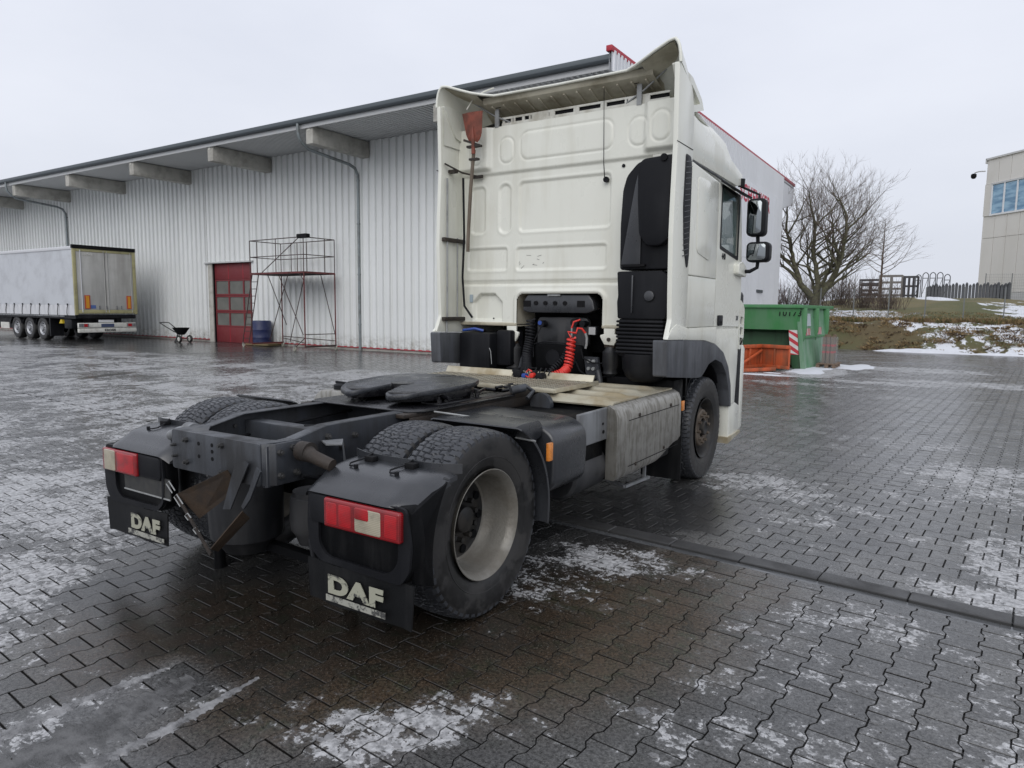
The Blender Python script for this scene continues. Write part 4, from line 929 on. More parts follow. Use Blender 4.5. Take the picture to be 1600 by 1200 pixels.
# aerial
m = MB(); m.tube([(.455, 2.90, 2.87), (.452, 2.88, 3.0), (.44, 2.87, 3.75)], [.005, .004, .0028], 6); m.cyl((.455, 2.935, 2.865), .026, .03, 1, 16); m.obj('aerial', M['black'], truck)

# ---- side panels
def skin(name, pts, s, x1=1.245, th=.022, mat=None, r=.015, bev=.005, holes=None, par=None):
    m = plate_hole(rpoly(pts, r), [rpoly(h, .03) for h in (holes or [])], 0, s*(x1-th), s*x1); return m.obj(name, mat or M['cab'], par or truck, bevel=0 if holes else bev)
for s in (1, -1):
    skin('sleeper_panel', [(2.985, 1.99), (3.785, 1.99), (3.775, 2.90), (2.985, 2.955)], s)
    skin('locker_lid', [(2.985, 1.53), (3.79, 1.53), (3.79, 1.982), (2.985, 1.982)], s)
    skin('panel_boss', [(3.17, 2.20), (3.55, 2.14), (3.62, 2.30), (3.62, 2.76), (3.48, 2.86), (3.15, 2.86)], s, 1.2515, .008, r=.06, bev=.003)
    hole = [(3.885, 2.30), (4.50, 2.225), (4.50, 2.86), (3.885, 2.885)]
    dr = skin('door', [(3.797, 1.53), (4.69, 1.51), (4.72, 1.9), (4.66, 2.4), (4.56, 2.89), (3.79, 2.905)], s, 1.245, .022, holes=[hole])
    g = plate_hole(rpoly([(3.872, 2.285), (4.512, 2.21), (4.512, 2.875), (3.872, 2.90)], .03), [], 0, s*1.226, s*1.232); g.obj('window', M['cabglass'], dr)
    fr = plate_hole(rpoly([(3.868, 2.282), (4.53, 2.205), (4.53, 2.88), (3.868, 2.903)], .03), [rpoly([(3.90, 2.315), (4.475, 2.245), (4.475, 2.845), (3.90, 2.872)], .03)], 0, s*1.2455, s*1.249); fr.obj('window_seal', M['black'], dr)
    m = MB(); m.rbox(*sorted((s*1.243, s*1.262)), 3.885, 4.03, 1.53, 1.635, .02, 0); m.obj('handle', M['black'], dr, bevel=.005)
    m = MB(); m.box(*sorted((s*1.26, s*1.2635)), 3.91, 4.0, 1.555, 1.575); m.obj('lock_recess', M['dark'], dr)
    skin('quarter_panel', [(2.50, 1.435), (2.9, 1.425), (3.5, 1.40), (3.855, 1.35), (3.855, 1.522), (3.0, 1.522), (2.72, 1.56), (2.60, 1.52)], s, 1.2525, .03)
    skin('step_panel', [(3.865, 1.50), (4.69, 1.49), (4.68, 1.10), (4.64, .68), (4.48, .68), (4.44, .90), (4.32, 1.10), (4.12, 1.26), (3.865, 1.345)], s, 1.247, .10)
    skin('bumper_corner', [(4.46, .67), (4.66, .69), (4.88, .62), (4.90, .36), (4.70, .27), (4.48, .26)], s, 1.235, .12)
    m = MB(); m.prism([(4.44, .32), (4.92, .34), (4.92, .31), (4.44, .255)], 0, *sorted((s*1.0, s*1.25))); m.obj('step_plate', M['alutop'], truck)
    # corner air deflector with slots
    cd = plate_hole(rpoly([(4.72, 1.80), (4.84, 1.76), (4.90, 1.70), (4.91, 1.40), (4.80, 1.26), (4.72, 1.26)], .02), [[(4.75, 1.62+a), (4.87, 1.61+a), (4.87, 1.53+a), (4.75, 1.54+a)] for a in (0, -.115, -.23)], 0, s*1.22, s*1.245); cd.obj('corner_deflector', M['cab'], truck)
    m = MB(); m.box(*sorted((s*1.06, s*1.20)), 4.72, 5.05, .5, 1.9); m.obj('front_corner', M['black'], truck, bevel=.05)
    # grey wheel arch
    arch = [(2.48, 1.43), (2.9, 1.42), (3.5, 1.395), (3.85, 1.345), (4.12, 1.255), (4.32, 1.095), (4.44, .89), (4.48, .66), (4.42, .66), (4.37, .84), (4.26, 1.02), (4.08, 1.15), (3.85, 1.20), (3.64, 1.165), (3.50, 1.09), (3.42, 1.055), (3.2, 1.065), (2.50, 1.125)]
    skin('wheel_arch', arch, s, 1.256, .12, M['fender'], .02, .012)
    m = MB(); P = [[(s*x, 3.83+.62*math.cos(R(a)), .56+.62*math.sin(R(a))) for x in (.7, 1.15)] for a in np.linspace(10, 150, 16)]; m.grid(P); m.obj('arch_liner', M['black'], truck, solid=.01)
    # roof fairing flank line and gutter
    m = MB(); m.tube([(s*1.232, 2.99, 2.965), (s*1.234, 3.7, 2.955), (s*1.232, 4.3, 2.93), (s*1.17, 4.62, 2.92)], .010, 8); m.obj('roof_gutter', M['fender'], truck)
    skin('roof_flank', [(2.985, 2.98), (4.40, 2.965), (4.62, 3.0), (4.62, 3.10), (4.25, 3.17), (3.55, 3.27), (2.985, 3.35)], s, 1.236, .05, r=.04, bev=.015)
    # side deflector
    de = skin('side_deflector', [(2.58, 3.67), (2.60, 3.05), (2.575, 2.6), (2.565, 2.3), (2.585, 1.80), (2.60, 1.60), (2.52, 1.435), (2.975, 1.43), (2.975, 3.36), (2.90, 3.55)], s, 1.247, .040, bev=.012)
    skin('air_slot', [(2.80, 2.99), (2.93, 2.985), (2.965, 2.90), (2.965, 2.16), (2.94, 2.05), (2.90, 2.05), (2.82, 2.22), (2.775, 2.55)], s, 1.250, .008, M['black'], .03, .002, par=de)
    m = MB()
    for k in range(18): z = 2.14+k*.046; m.bar((s*1.252, 2.80, z), (s*1.252, 2.955, z+.03), .006, .006)
    m.obj('slot_ribs', M['guard'], de)
    m = MB(); m.box(*sorted((s*1.2475, s*1.2490)), 2.575, 2.975, 3.045, 3.052); m.obj('seam', M['dark'], de)
    if s < 0:
        skin('lower_deflector', [(2.52, 1.425), (2.93, 1.42), (2.92, 1.10), (2.50, 1.12)], s, 1.245, .03, M['fender'])
    # triangular rear quarter of the roof with an opening
    skin('roof_quarter', [(2.60, 3.67), (2.66, 3.68), (2.75, 3.68), (3.00, 3.66), (3.26, 3.54), (3.32, 3.46), (2.97, 3.36), (2.80, 3.40)], s, 1.215, .04, holes=[[(2.96, 3.60), (3.05, 3.57), (3.22, 3.49), (3.0, 3.43)]], bev=0)
lettering('440', .085, M['black'], (1.2475, 4.01, 2.215), (R(90), 0, R(90)), truck, 'lettering', bold=.002, depth=.003)
lettering('XF', .07, M['fender'], (1.2485, 4.60, 1.60), (R(90), 0, R(90)), truck, 'lettering', bold=.001, depth=.003)

# ---- roof spoiler
sp = mk('roof_spoiler', None, truck)
def zr(x):
    a = abs(x)
    return float(np.interp(a, [0, .70, .85, .95, 1.05, 1.15, 1.20, 1.235, 1.25, 1.255], [3.752, 3.752, 3.767, 3.792, 3.828, 3.862, 3.864, 3.82, 3.74, 3.67]))
def yr(x): a = abs(x); return float(np.interp(a, [0, .70, .95, 1.255], [2.80, 2.78, 2.64, 2.58]))
xs = sorted(set([round(v, 3) for v in np.linspace(-1.1, 1.1, 23)]+[s*v for s in (1, -1) for v in (1.14, 1.17, 1.20, 1.225, 1.24, 1.25, 1.255)]))
P = []
for x in xs:
    z_, y_ = zr(x), yr(x); sd_ = sstep((abs(x)-1.12)/.13)
    bu = sstep((abs(x)-.72)/.28); qe = 1-.5*bu; zf = 3.50-.07*bu; row = []
    for q in (0, .06, .15, .3, .5, .75, 1.0):
        y = y_+(3.95-y_)*q; row.append((x*(1-.12*q*bu), y, z_+(zf-z_)*(min(1, q/qe)**1.5)+(.012+.035*bu)*math.sin(math.pi*min(1, q*2.6))*(1-sd_)))
    P.append(row)
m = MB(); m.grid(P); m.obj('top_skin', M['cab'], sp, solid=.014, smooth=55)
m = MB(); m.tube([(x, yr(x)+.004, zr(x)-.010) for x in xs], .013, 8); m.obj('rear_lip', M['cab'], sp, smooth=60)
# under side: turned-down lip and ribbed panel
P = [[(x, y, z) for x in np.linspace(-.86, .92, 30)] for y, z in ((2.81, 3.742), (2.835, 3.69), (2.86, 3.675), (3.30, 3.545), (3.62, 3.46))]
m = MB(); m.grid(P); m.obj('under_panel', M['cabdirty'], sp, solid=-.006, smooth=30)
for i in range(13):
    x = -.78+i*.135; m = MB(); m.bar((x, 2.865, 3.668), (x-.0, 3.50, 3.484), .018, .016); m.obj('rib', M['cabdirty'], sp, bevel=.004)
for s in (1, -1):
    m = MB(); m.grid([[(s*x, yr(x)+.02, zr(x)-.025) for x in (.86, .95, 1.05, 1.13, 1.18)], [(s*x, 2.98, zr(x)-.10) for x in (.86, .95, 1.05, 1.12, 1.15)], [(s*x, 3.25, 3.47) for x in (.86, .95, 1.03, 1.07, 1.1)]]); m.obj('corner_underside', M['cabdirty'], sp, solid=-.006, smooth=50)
    m = MB(); m.grid([[(s*1.195, y, z) for z in (3.3, 3.5, 3.67)] for y in (2.62, 2.8, 3.0)]); m.obj('inner_cheek', M['cab'], sp)
    m = MB(); m.bar((s*.76, 2.93, 3.48), (s*.76, 2.93, 3.72), .045, .02); m.obj('strut', M['greyhose'], sp)
    m = MB(); m.prism([(s*.68, 3.70), (s*.92, 3.80), (s*.90, 3.74), (s*.76, 3.66), (s*.70, 3.66)], 1, 2.90, 2.97); m.obj('strut_pad', M['black'], sp)
    m = MB(); m.tube([(s*1.05, 2.90, 3.76), (s*.80, 2.93, 3.60), (s*.62, 2.96, 3.52)], .008, 7); m.obj('stay_rod', M['greyhose'], sp)
m = MB(); m.box(-1.05, 1.05, 2.99, 3.4, 3.40, 3.47); m.obj('roof_deck', M['dark'], truck)
# slotted rail on top of the rear wall
rl = mk('slotted_rail', None, truck)
m = MB(); m.box(-.72, 1.03, 2.955, 2.968, 3.48, 3.520); m.box(-.72, 1.03, 2.955, 2.968, 3.556, 3.575)
for x in (-.70, -.60, -.58, -.47, -.39, -.37, -.16, -.13, .10, .13, .38, .41, .62, .64, .80, .83): m.box(x-.012, x+.018, 2.9555, 2.9675, 3.5195, 3.5565)
m.box(-.352, -.178, 2.9552, 2.9678, 3.5195, 3.5565); m.box(.658, .788, 2.9552, 2.9678, 3.5195, 3.5565)
m.obj('rail_bars', M['bright'], rl); m = MB(); m.box(-.71, 1.02, 2.972, 2.976, 3.49, 3.57); m.obj('rail_backing', M['dark'], rl)

# ---- tubes and brackets inside the left deflector
for y, z0_, z1_, r_ in ((2.66, 1.55, 2.98, .010), (2.83, 1.55, 2.40, .009)):
    m = MB(); m.tube([(-1.18, y, z0_), (-1.18, y, z1_)], r_, 10); m.obj('deflector_tube', M['greyhose'], truck)
m = MB(); m.tube([(-1.19, 2.66, 1.55), (-1.19, 2.67, 1.45), (-1.19, 2.62, 1.32), (-1.19, 2.60, 1.18)], .011, 10); m.tube([(-1.19, 2.55, 1.17), (-1.19, 2.80, 1.16)], .022, 10); m.obj('drain_tube', M['greyhose'], truck)
for z in (1.565, 2.37):
    m = MB(); m.box(-1.205, -1.165, 2.60, 3.0, z-.02, z+.02); m.obj('tube_bracket', M['rustdark'], truck, bevel=.006)
m = MB(); m.tube([(-1.19, 2.63, 3.12), (-1.10, 2.80, 3.05), (-.98, 2.93, 3.02)], .009, 8); m.box(-1.06, -.92, 2.90, 2.92, 3.0, 3.03); m.box(-1.2, -1.12, 2.70, 2.76, 3.04, 3.07); m.obj('stay_bracket', M['rustdark'], truck)
m = MB(); m.tube([(-1.10, 2.82, 3.0), (-1.10, 2.84, 2.4), (-1.12, 2.84, 2.0), (-1.11, 2.86, 1.70), (-1.02, 2.88, 1.58)], .012, 10); m.obj('black_hose', M['black'], truck)
m = MB(); m.tube([(-1.0, 2.74, 3.64), (-.96, 2.80, 3.76), (-.86, 2.84, 3.82), (-.75, 2.85, 3.84)], .007, 8); m.obj('white_hose', M['bright'], truck)

# ---- air intake on the right
ai = mk('air_intake', None, truck)
m = MB(); m.prism(rpoly([(.70, 2.03), (.695, 2.42), (.71, 2.72), (.745, 2.84), (.84, 2.94), (.92, 2.965), (1.20, 2.985), (1.205, 2.03)], .03), 1, 2.74, 2.95); m.obj('intake_upper', M['black'], ai, bevel=.02)
m = MB(); m.prism(rpoly([(.90, 2.32), (.88, 2.62), (.875, 2.90), (.92, 2.955), (1.195, 2.97), (1.20, 2.30), (1.10, 2.22), (.98, 2.22)], .04, 5), 1, 2.655, 2.75); m.obj('intake_column', M['black'], ai, bevel=.022)
m = MB(); m.prism([(.71, 2.05), (.90, 2.05), (.90, 2.75), (.865, 2.90), (.83, 2.75)], 1, 2.722, 2.75); m.obj('intake_facet', M['guard'], ai, bevel=.012)
m = MB(); m.rbox(.73, .95, 2.70, 2.75, 2.055, 2.075, .008, 1); m.obj('intake_slot', M['dark'], ai)
m = MB(); m.prism(rpoly([(.70, 1.60), (.69, 1.75), (.70, 1.80), (.685, 2.015), (1.10, 2.015), (1.19, 1.95), (1.14, 1.60)], .02), 1, 2.72, 2.95); m.obj('intake_lower', M['black'], ai, bevel=.018)
m = MB(); m.box(.83, .845, 2.705, 2.73, 1.65, 1.98); m.cyl((1.0, 2.71, 1.80), .045, .03, 1, 20); m.obj('intake_ridge', M['guard'], ai, bevel=.005)
for k in range(9):
    z = 1.575-k*.034; m = MB(); m.rbox(.695, 1.135, 2.705, 2.96, z-.010, z+.012, .008, 1); m.obj('bellows_fold', M['black'], ai, bevel=.006)
m = MB(); m.rbox(.71, 1.12, 2.735, 2.95, 1.27, 1.60, .02, 1); m.obj('bellows_core', M['dark'], ai)
m = MB(); m.lathe([(1.03, 0), (1.04, .12), (1.08, .175), (1.15, .205), (1.27, .215), (1.29, .215)], 2, (.915, 2.88, 0), 28); m.obj('intake_bowl', M['black'], ai, smooth=60)
m = MB(); m.box(.90, 1.20, 2.93, 2.97, 3.0, 3.045); m.obj('intake_bracket', M['bright'], truck, bevel=.006)
m = MB(); m.cyl((.905, 2.735, 2.935), .022, .02, 1, 12); m.cyl((1.115, 2.65, 2.945), .03, .02, 1, 12); m.obj('intake_notch', M['dark'], ai)
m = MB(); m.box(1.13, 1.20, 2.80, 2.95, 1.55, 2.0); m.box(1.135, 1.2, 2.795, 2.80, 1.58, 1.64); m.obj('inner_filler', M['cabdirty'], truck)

# ---- machinery seen through the opening
m = MB(); m.box(-.9, 1.15, 3.30, 3.34, .75, 1.86); m.obj('firewall', M['engine'], truck)
m = MB(); m.prism(rpoly([(-.46, 1.66), (-.44, 1.77), (-.40, 1.82), (.28, 1.82), (.33, 1.76), (.35, 1.67), (.28, 1.64), (-.38, 1.64)], .02), 1, 2.97, 3.15); m.obj('crash_beam', M['guard'], truck, bevel=.014)
for x in (-.30, -.19, -.08, .03):
    m = MB(); m.cyl((x, 2.966, 1.735), .022, .012, 1, 16); m.obj('beam_hole', M['dark'], truck)
for x in (-.41, .20):
    m = MB(); m.box(x-.035, x+.045, 2.962, 2.972, 1.70, 1.76); m.obj('beam_pocket', M['dark'], truck)
m = MB(); m.box(-.16, -.02, 2.955, 2.975, 1.805, 1.825); m.obj('tag_strip', M['greyhose'], truck)
m = MB(); m.prism(rpoly([(-.33, 1.30), (-.33, 1.60), (.25, 1.60), (.25, 1.30)], .06), 1, 3.05, 3.12); m.obj('connector_plate', M['airbag'], truck, bevel=.015)
m = MB(); m.prism(rpoly([(-.30, 1.05), (-.32, 1.33), (.22, 1.33), (.26, 1.05)], .05), 1, 2.98, 3.2); m.obj('engine_cover', M['engine'], truck, bevel=.02)
for x, z, r_ in ((-.24, 1.53, .035), (.13, 1.55, .04), (.22, 1.54, .03), (-.1, 1.2, .08), (.1, 1.18, .06)):
    m = MB(); m.cyl((x, 3.02, z), r_, .10, 1, 18); m.obj('coupling_head', M['black'], truck)
m = MB(); m.rbox(.285, .375, 2.97, 3.03, 1.43, 1.52, .012, 1); m.obj('work_lamp', M['black'], truck, bevel=.006); m = MB(); m.box(.295, .365, 2.965, 2.971, 1.44, 1.51); m.obj('lamp_glass', pbr('lamp_glass', (.38, .38, .38), .2), truck)
for x in (.335, .385):
    for z in (1.12, 1.19): m = MB(); m.cyl((x, 2.90, z), .017, .02, 1, 10); m.obj('bolt', M['greyhose'], truck)
m = MB(); m.prism([(.28, 1.23), (.42, 1.23), (.45, 1.05), (.36, 1.0), (.30, 1.08)], 1, 2.91, 2.95); m.tube([(.42, 2.93, 1.10), (.46, 2.90, 1.0), (.46, 2.88, .9)], .03, 12); m.obj('damper_bracket', M['chassis'], truck)
m = MB(); m.tube([(-.34, 2.8, 1.2), (-.38, 2.8, 1.05)], .02, 10); m.obj('cab_damper', M['chassis'], truck)
m = MB(); m.tube([(-.24, 3.0, 1.52), (-.27, 2.95, 1.42), (-.30, 2.93, 1.34), (-.28, 2.9, 1.2)], .006, 6); m.tube([(-.40, 2.9, 1.22), (-.30, 2.88, 1.32), (-.15, 2.9, 1.36), (.1, 2.9, 1.35)], .008, 6)
m.tube([(.25, 2.9, 1.30), (.30, 2.85, 1.22), (.40, 2.85, 1.18), (.5, 2.85, 1.18)], .007, 6); m.tube([(.2, 2.9, 1.18), (.26, 2.86, 1.10), (.33, 2.86, 1.06)], .008, 6); m.obj('cable', M['black'], truck)
m = MB(); m.cyl((-.25, 2.99, 1.54), .022, .05, 1, 14); m.obj('blue_coupling', M['blue'], truck)
def coil(path, r, n, wr, mat, name='coiled_hose'):
    pts = [Vector(p) for p in path]; seg = []
    def at_(q):
        q = q*(len(pts)-1); i = min(int(q), len(pts)-2); f = q-i; return pts[i].lerp(pts[i+1], f*f*(3-2*f) if False else f), (pts[i+1]-pts[i]).normalized()
    N = n*14; out__ = []
    for k in range(N+1):
        p, d = at_(k/N); a = Vector((0, 1, 0)); u = d.cross(a).normalized(); v = u.cross(d); t_ = 2*math.pi*n*k/N; out__.append(p+u*r*math.cos(t_)+v*r*math.sin(t_))
    m = MB(); m.tube(out__, wr, 6); return m.obj(name, mat, truck, smooth=60)
coil([(-.205, 2.72, 1.58), (-.20, 2.70, 1.38), (-.21, 2.66, 1.24), (-.17, 2.60, 1.14), (-.10, 2.5, 1.07)], .040, 26, .010, M['black'])
coil([(.21, 2.80, 1.38), (.18, 2.70, 1.22), (.10, 2.56, 1.08)], .028, 16, .009, M['black'])
coil([(.275, 2.66, 1.42), (.272, 2.64, 1.26), (.272, 2.60, 1.14), (.245, 2.55, 1.095), (.185, 2.48, 1.065)], .036, 17, .0105, M['redhose'])
m = MB(); m.tube([(.27, 2.66, 1.42), (.235, 2.66, 1.47), (.31, 2.68, 1.46), (.315, 2.7, 1.505), (.35, 2.72, 1.50), (.375, 2.74, 1.46)], .0105, 8); m.tube([(.20, 2.8, 1.50), (.22, 2.8, 1.56), (.26, 2.85, 1.58)], .009, 8); m.obj('hose_end', M['redhose'], truck)
m = MB(); m.tube([(.375, 2.74, 1.46), (.385, 2.75, 1.42), (.385, 2.75, 1.36), (.37, 2.76, 1.32)], .011, 8); m.tube([(.20, 2.8, 1.50), (.20, 2.8, 1.42)], .009, 8); m.obj('hose_sleeve', M['greyhose'], truck)
cc = mk('coupling_cluster', None, truck)
for x, y, z, r_, h, mt in ((-.12, 2.38, 1.075, .042, .08, 'black'), (-.19, 2.46, 1.09, .035, .08, 'black'), (.13, 2.36, 1.07, .038, .08, 'black'), (.06, 2.33, 1.08, .024, .05, 'redhose'), (-.04, 2.36, 1.07, .022, .06, 'blue'), (0.03, 2.42, 1.09, .03, .08, 'black')):
    m = MB(); m.cyl((x, y, z), r_, h, 1, 16); m.obj('coupling', M[mt], cc, bevel=.004)
m = MB()
for i in range(7): a = Vector((-.12+.05*i, 2.40, 1.08)); m.tube([a, a+Vector((rq.uniform(-.04, .04), .03, .06)), a+Vector((rq.uniform(-.05, .05), .08, .05))], .006, 6)
m.obj('cable_tails', M['black'], cc)
m = MB(); m.tube([(-.03, 2.37, 1.10), (.0, 2.36, 1.13), (.03, 2.37, 1.11)], .007, 6); m.tube([(-.02, 2.34, 1.07), (.02, 2.33, 1.06), (.05, 2.34, 1.07)], .006, 6); m.obj('red_tail', M['redhose'], cc)
m = MB(); m.box(-1.09, -.70, 2.74, 3.1, 1.06, 1.43); m.box(-.70, -.52, 2.85, 3.1, 1.1, 1.46); m.obj('battery_box', M['black'], truck, bevel=.025)
m = MB(); m.tube([(-.70, 2.735, 1.28), (-.68, 2.73, 1.25), (-.67, 2.735, 1.12)], .004, 6); m.obj('thin_wire', M['greyhose'], truck)
m = MB(); m.tube([(-1.05, 2.76, 1.45), (-.9, 2.76, 1.47), (-.82, 2.8, 1.45)], .014, 8); m.obj('blue_hose', M['blue'], truck)
m = MB(); m.box(-.45, .5, 3.3, 4.6, .5, 1.3); m.box(-1.15, 1.15, 4.5, 5.1, .35, 1.3); m.obj('engine_block', M['engine'], truck, bevel=.05)
m = MB(); m.cyl((0, 3.8, .5), .07, 1.8, 0, 16); m.obj('front_axle', M['engine'], truck)

# ---- mirrors and window deflector (right side and left side)
for s in (1, -1):
    mi = mk('wing_mirror', None, truck)
    m = MB(); m.rbox(*sorted((s*1.295, s*1.49)), 4.60, 4.74, 2.465, 2.855, .05, 1); m.obj('mirror_housing', M['black'], mi, bevel=.022, seg=3)
    m = MB(); m.rbox(*sorted((s*1.312, s*1.452)), 4.592, 4.599, 2.49, 2.83, .035, 1); m.obj('mirror_glass', M['mirrorglass'], mi, bevel=.002)
    m = MB(); m.rbox(*sorted((s*1.305, s*1.545)), 4.60, 4.74, 2.195, 2.405, .05, 1); m.obj('mirror_housing', M['black'], mi, bevel=.022, seg=3)
    m = MB(); m.rbox(*sorted((s*1.32, s*1.51)), 4.592, 4.599, 2.215, 2.385, .035, 1); m.obj('mirror_glass', M['mirrorglass'], mi, bevel=.002)
    m = MB(); m.tube([(s*1.24, 4.60, 2.10), (s*1.34, 4.66, 2.10), (s*1.41, 4.68, 2.14), (s*1.42, 4.68, 2.25), (s*1.40, 4.68, 2.5)], .020, 12); m.tube([(s*1.40, 4.68, 2.80), (s*1.40, 4.68, 2.90), (s*1.34, 4.68, 2.93), (s*1.22, 4.62, 2.99)], .013, 10); m.obj('mirror_arm', M['black'], mi, smooth=60)
    m = MB(); m.prism(rpoly([(4.40, 2.06), (4.70, 2.04), (4.70, 2.14), (4.55, 2.20), (4.40, 2.17)], .03), 0, *sorted((s*1.20, s*1.30))); m.obj('mirror_foot', M['cab'], truck, bevel=.025, seg=3)
    m = MB(); m.add([(s*1.25, 3.80, 2.915), (s*1.25, 4.55, 2.89), (s*1.36, 4.50, 2.83), (s*1.40, 4.38, 2.82), (s*1.33, 3.84, 2.87)], [(0, 1, 2, 3, 4)]); m.obj('window_deflector', M['black'], truck, solid=.012)
    m = MB(); m.cyl((s*1.235, 4.58, 3.02), .035, .08, 2, 14); m.obj('marker_lamp', M['black'], truck)
m = MB(); m.box(-1.2, 1.2, 4.98, 5.2, .30, 1.3); m.obj('front_bumper', M['cab'], truck, bevel=.05)

# ---- shovel clipped to the left deflector
sh = thing('shovel', 'red-bladed shovel with weathered wooden shaft, strapped upright behind the truck cab', 'shovel', (-.90, 2.74, 3.30))
P = []
for i in range(11):
    v = i/10; z = .01+.29*v; hw = np.interp(v, [0, .12, .3, 1], [.035, .075, .095, .125]); P.append([(x*hw-.015*v, -.018*(1-x*x)-.02*v, z+(.012*(1-x*x) if i == 0 else 0)) for x in np.linspace(-1, 1, 9)])
m = MB(); m.grid(P); m.obj('blade', M['shovel'], sh, solid=.004, smooth=50)
m = MB(); m.tube([(0, -.02, -.10), (0, -.025, .05), (-.003, -.03, .16)], [.02, .018, .006], 12); m.obj('socket', M['shovel'], sh, smooth=50)
m = MB(); m.tube([(0, -.01, -.06), (-.045, .0, -.42), (-.09, .02, -.9), (-.10, .03, -1.05)], .018, 12); m.obj('shaft', M['wood'], sh)
m = MB(); m.box(-.08, .08, -.03, .02, -.035, -.015); m.box(-.05, .05, -.03, .02, -.16, -.14); m.bar((-.13, 0, .05), (.06, -.02, -.02), .022); m.obj('shaft_clamp', M['rustdark'], truck, loc=(-.90, 2.74, 3.30))

# ================================================================ WAREHOUSE
M['wall'] = pbr('corrugated_wall_sheet', (.76, .775, .765), .5, .0, var=.03, vs=.6, dirt=(.48, .47, .43), da=.22, ds=1.4, streak=1, objvar=.025)
t = NT('corrugated_wall_sheet'); co_ = t.coord(); cs_ = t.coord((1, 1, .06)); n1_ = t.noise(co_, .9, 5); n2_ = t.noise(cs_, 2.2, 6, .65); sp_ = t.n('ShaderNodeSeparateXYZ'); t.l(co_, sp_.inputs[0])
c_ = t.mix(n1_, (.68, .70, .695), (.78, .795, .785)); c_ = t.mix(1, c_, t.mix(t.objrand(), (.965, .965, .965), (1.03, 1.03, 1.03)), 'MULTIPLY'); c_ = t.mix(t.math('MULTIPLY', t.step(n2_, .56, .72), .2), c_, (.46, .46, .42))
splash = t.math('MULTIPLY', t.step(sp_.outputs[2], .75, .12), t.step(t.noise(co_, 5, 6, .65), .35, .62)); c_ = t.mix(t.math('MULTIPLY', splash, .6), c_, (.27, .26, .22)); M['wall'] = t.fin(c_, .48)
M['gable'] = pbr('gable_wall_sheet', (.70, .715, .74), .5, var=.03, vs=.5, objvar=.02)
M['soffit'] = pbr('canopy_sheet', (.60, .61, .61), .55, .1, var=.08, vs=1.5)
M['concretebeam'] = pbr('concrete_beam', (.46, .45, .41), .8, var=.15, vs=2.5, dirt=(.25, .24, .21), da=.4, ds=3, bump=.4, bs=30)
M['gutterm'] = pbr('grey_gutter', (.085, .10, .11), .5, .3, var=.1)
M['fascia'] = pbr('light_fascia', (.52, .53, .53), .5, .1, var=.06)
M['redtrim'] = pbr('red_trim', (.38, .018, .035), .45, var=.1)
M['pipe'] = pbr('zinc_downpipe', (.24, .27, .28), .45, .4, var=.12, vs=3, dirt=(.13, .13, .12), da=.3, ds=4)
M['reddoor'] = pbr('red_door_paint', (.17, .024, .030), .5, var=.08, vs=2, dirt=(.18, .03, .03), da=.3, ds=3, streak=1)
t = NT('door_window_pane'); co_ = t.coord(); n_ = t.noise(co_, 1.4, 4); M['doorglass'] = t.fin(t.mix(n_, (.09, .095, .09), (.21, .21, .19)), .16)
hall = thing('warehouse', 'long white corrugated warehouse with overhanging canopy, concrete beams and red roof trim', 'warehouse', (-4.5, 16.4, 0))
HX, HY = -4.5, 16.4
def H(o): return o
def hall_obj(m, name, mats, **k):
    m.xf(lambda p: Vector((p.x-HX, p.y-HY, p.z))); return m.obj(name, mats, hall, **k)
# corrugated facade sheets: three ribs each
pt = [(0, 0), (.10, 0), (.118, -.085), (.282, -.085), (.30, 0), (.35, 0)]
def sheet_mesh(nr, z0, z1, step_=.35, dep=1.0):
    m = MB(); k = step_/.35; xs = [(0, 0)]
    for i in range(nr):
        for a, d in pt[1:]: xs.append((i*step_+a*k, d*dep))
    m.grid([[(x, y, z0) for x, y in xs], [(x, y, z1) for x, y in xs]]); return m
def put_sheets(x0, n, z0, z1, nr=3):
    me = sheet_mesh(nr, z0, z1).mesh('wall_sheet', M['wall'], smooth=0)
    for i in range(n):
        mk('wall_sheet', me, hall, (x0+i*nr*.35-HX, 0+random.uniform(-.001, .001), 0))
# door opening X -25.95..-22.70, z 0..3.55
put_sheets(-22.69, 17, .12, 7.80); put_sheets(-26.0-1.05*38, 38, .12, 7.80); 
me = sheet_mesh(3, 3.58, 7.80).mesh('wall_sheet', M['wall'], smooth=0)
for i in range(3): mk('wall_sheet', me, hall, (-25.97+i*1.05-HX, 0, 0))
m = MB(); m.box(-22.83, -22.69, HY-.02, HY, .0, 7.8); hall_obj(m, 'wall_sheet', M['wall'], smooth=0)
m = MB(); m.box(-4.83, -4.5, HY-.04, HY, 0, 7.8); hall_obj(m, 'corner_flashing', M['gable'])
# base strip, interior back plate
for a, b in ((-66, -25.97), (-22.68, -4.5)):
    m = MB(); m.box(a, b, HY-.012, HY+.1, 0, .125); hall_obj(m, 'plinth', M['concretebeam'])
    m = MB(); m.box(a, b, HY-.075, HY-.05, .09, .135); hall_obj(m, 'base_flashing', M['redtrim'])
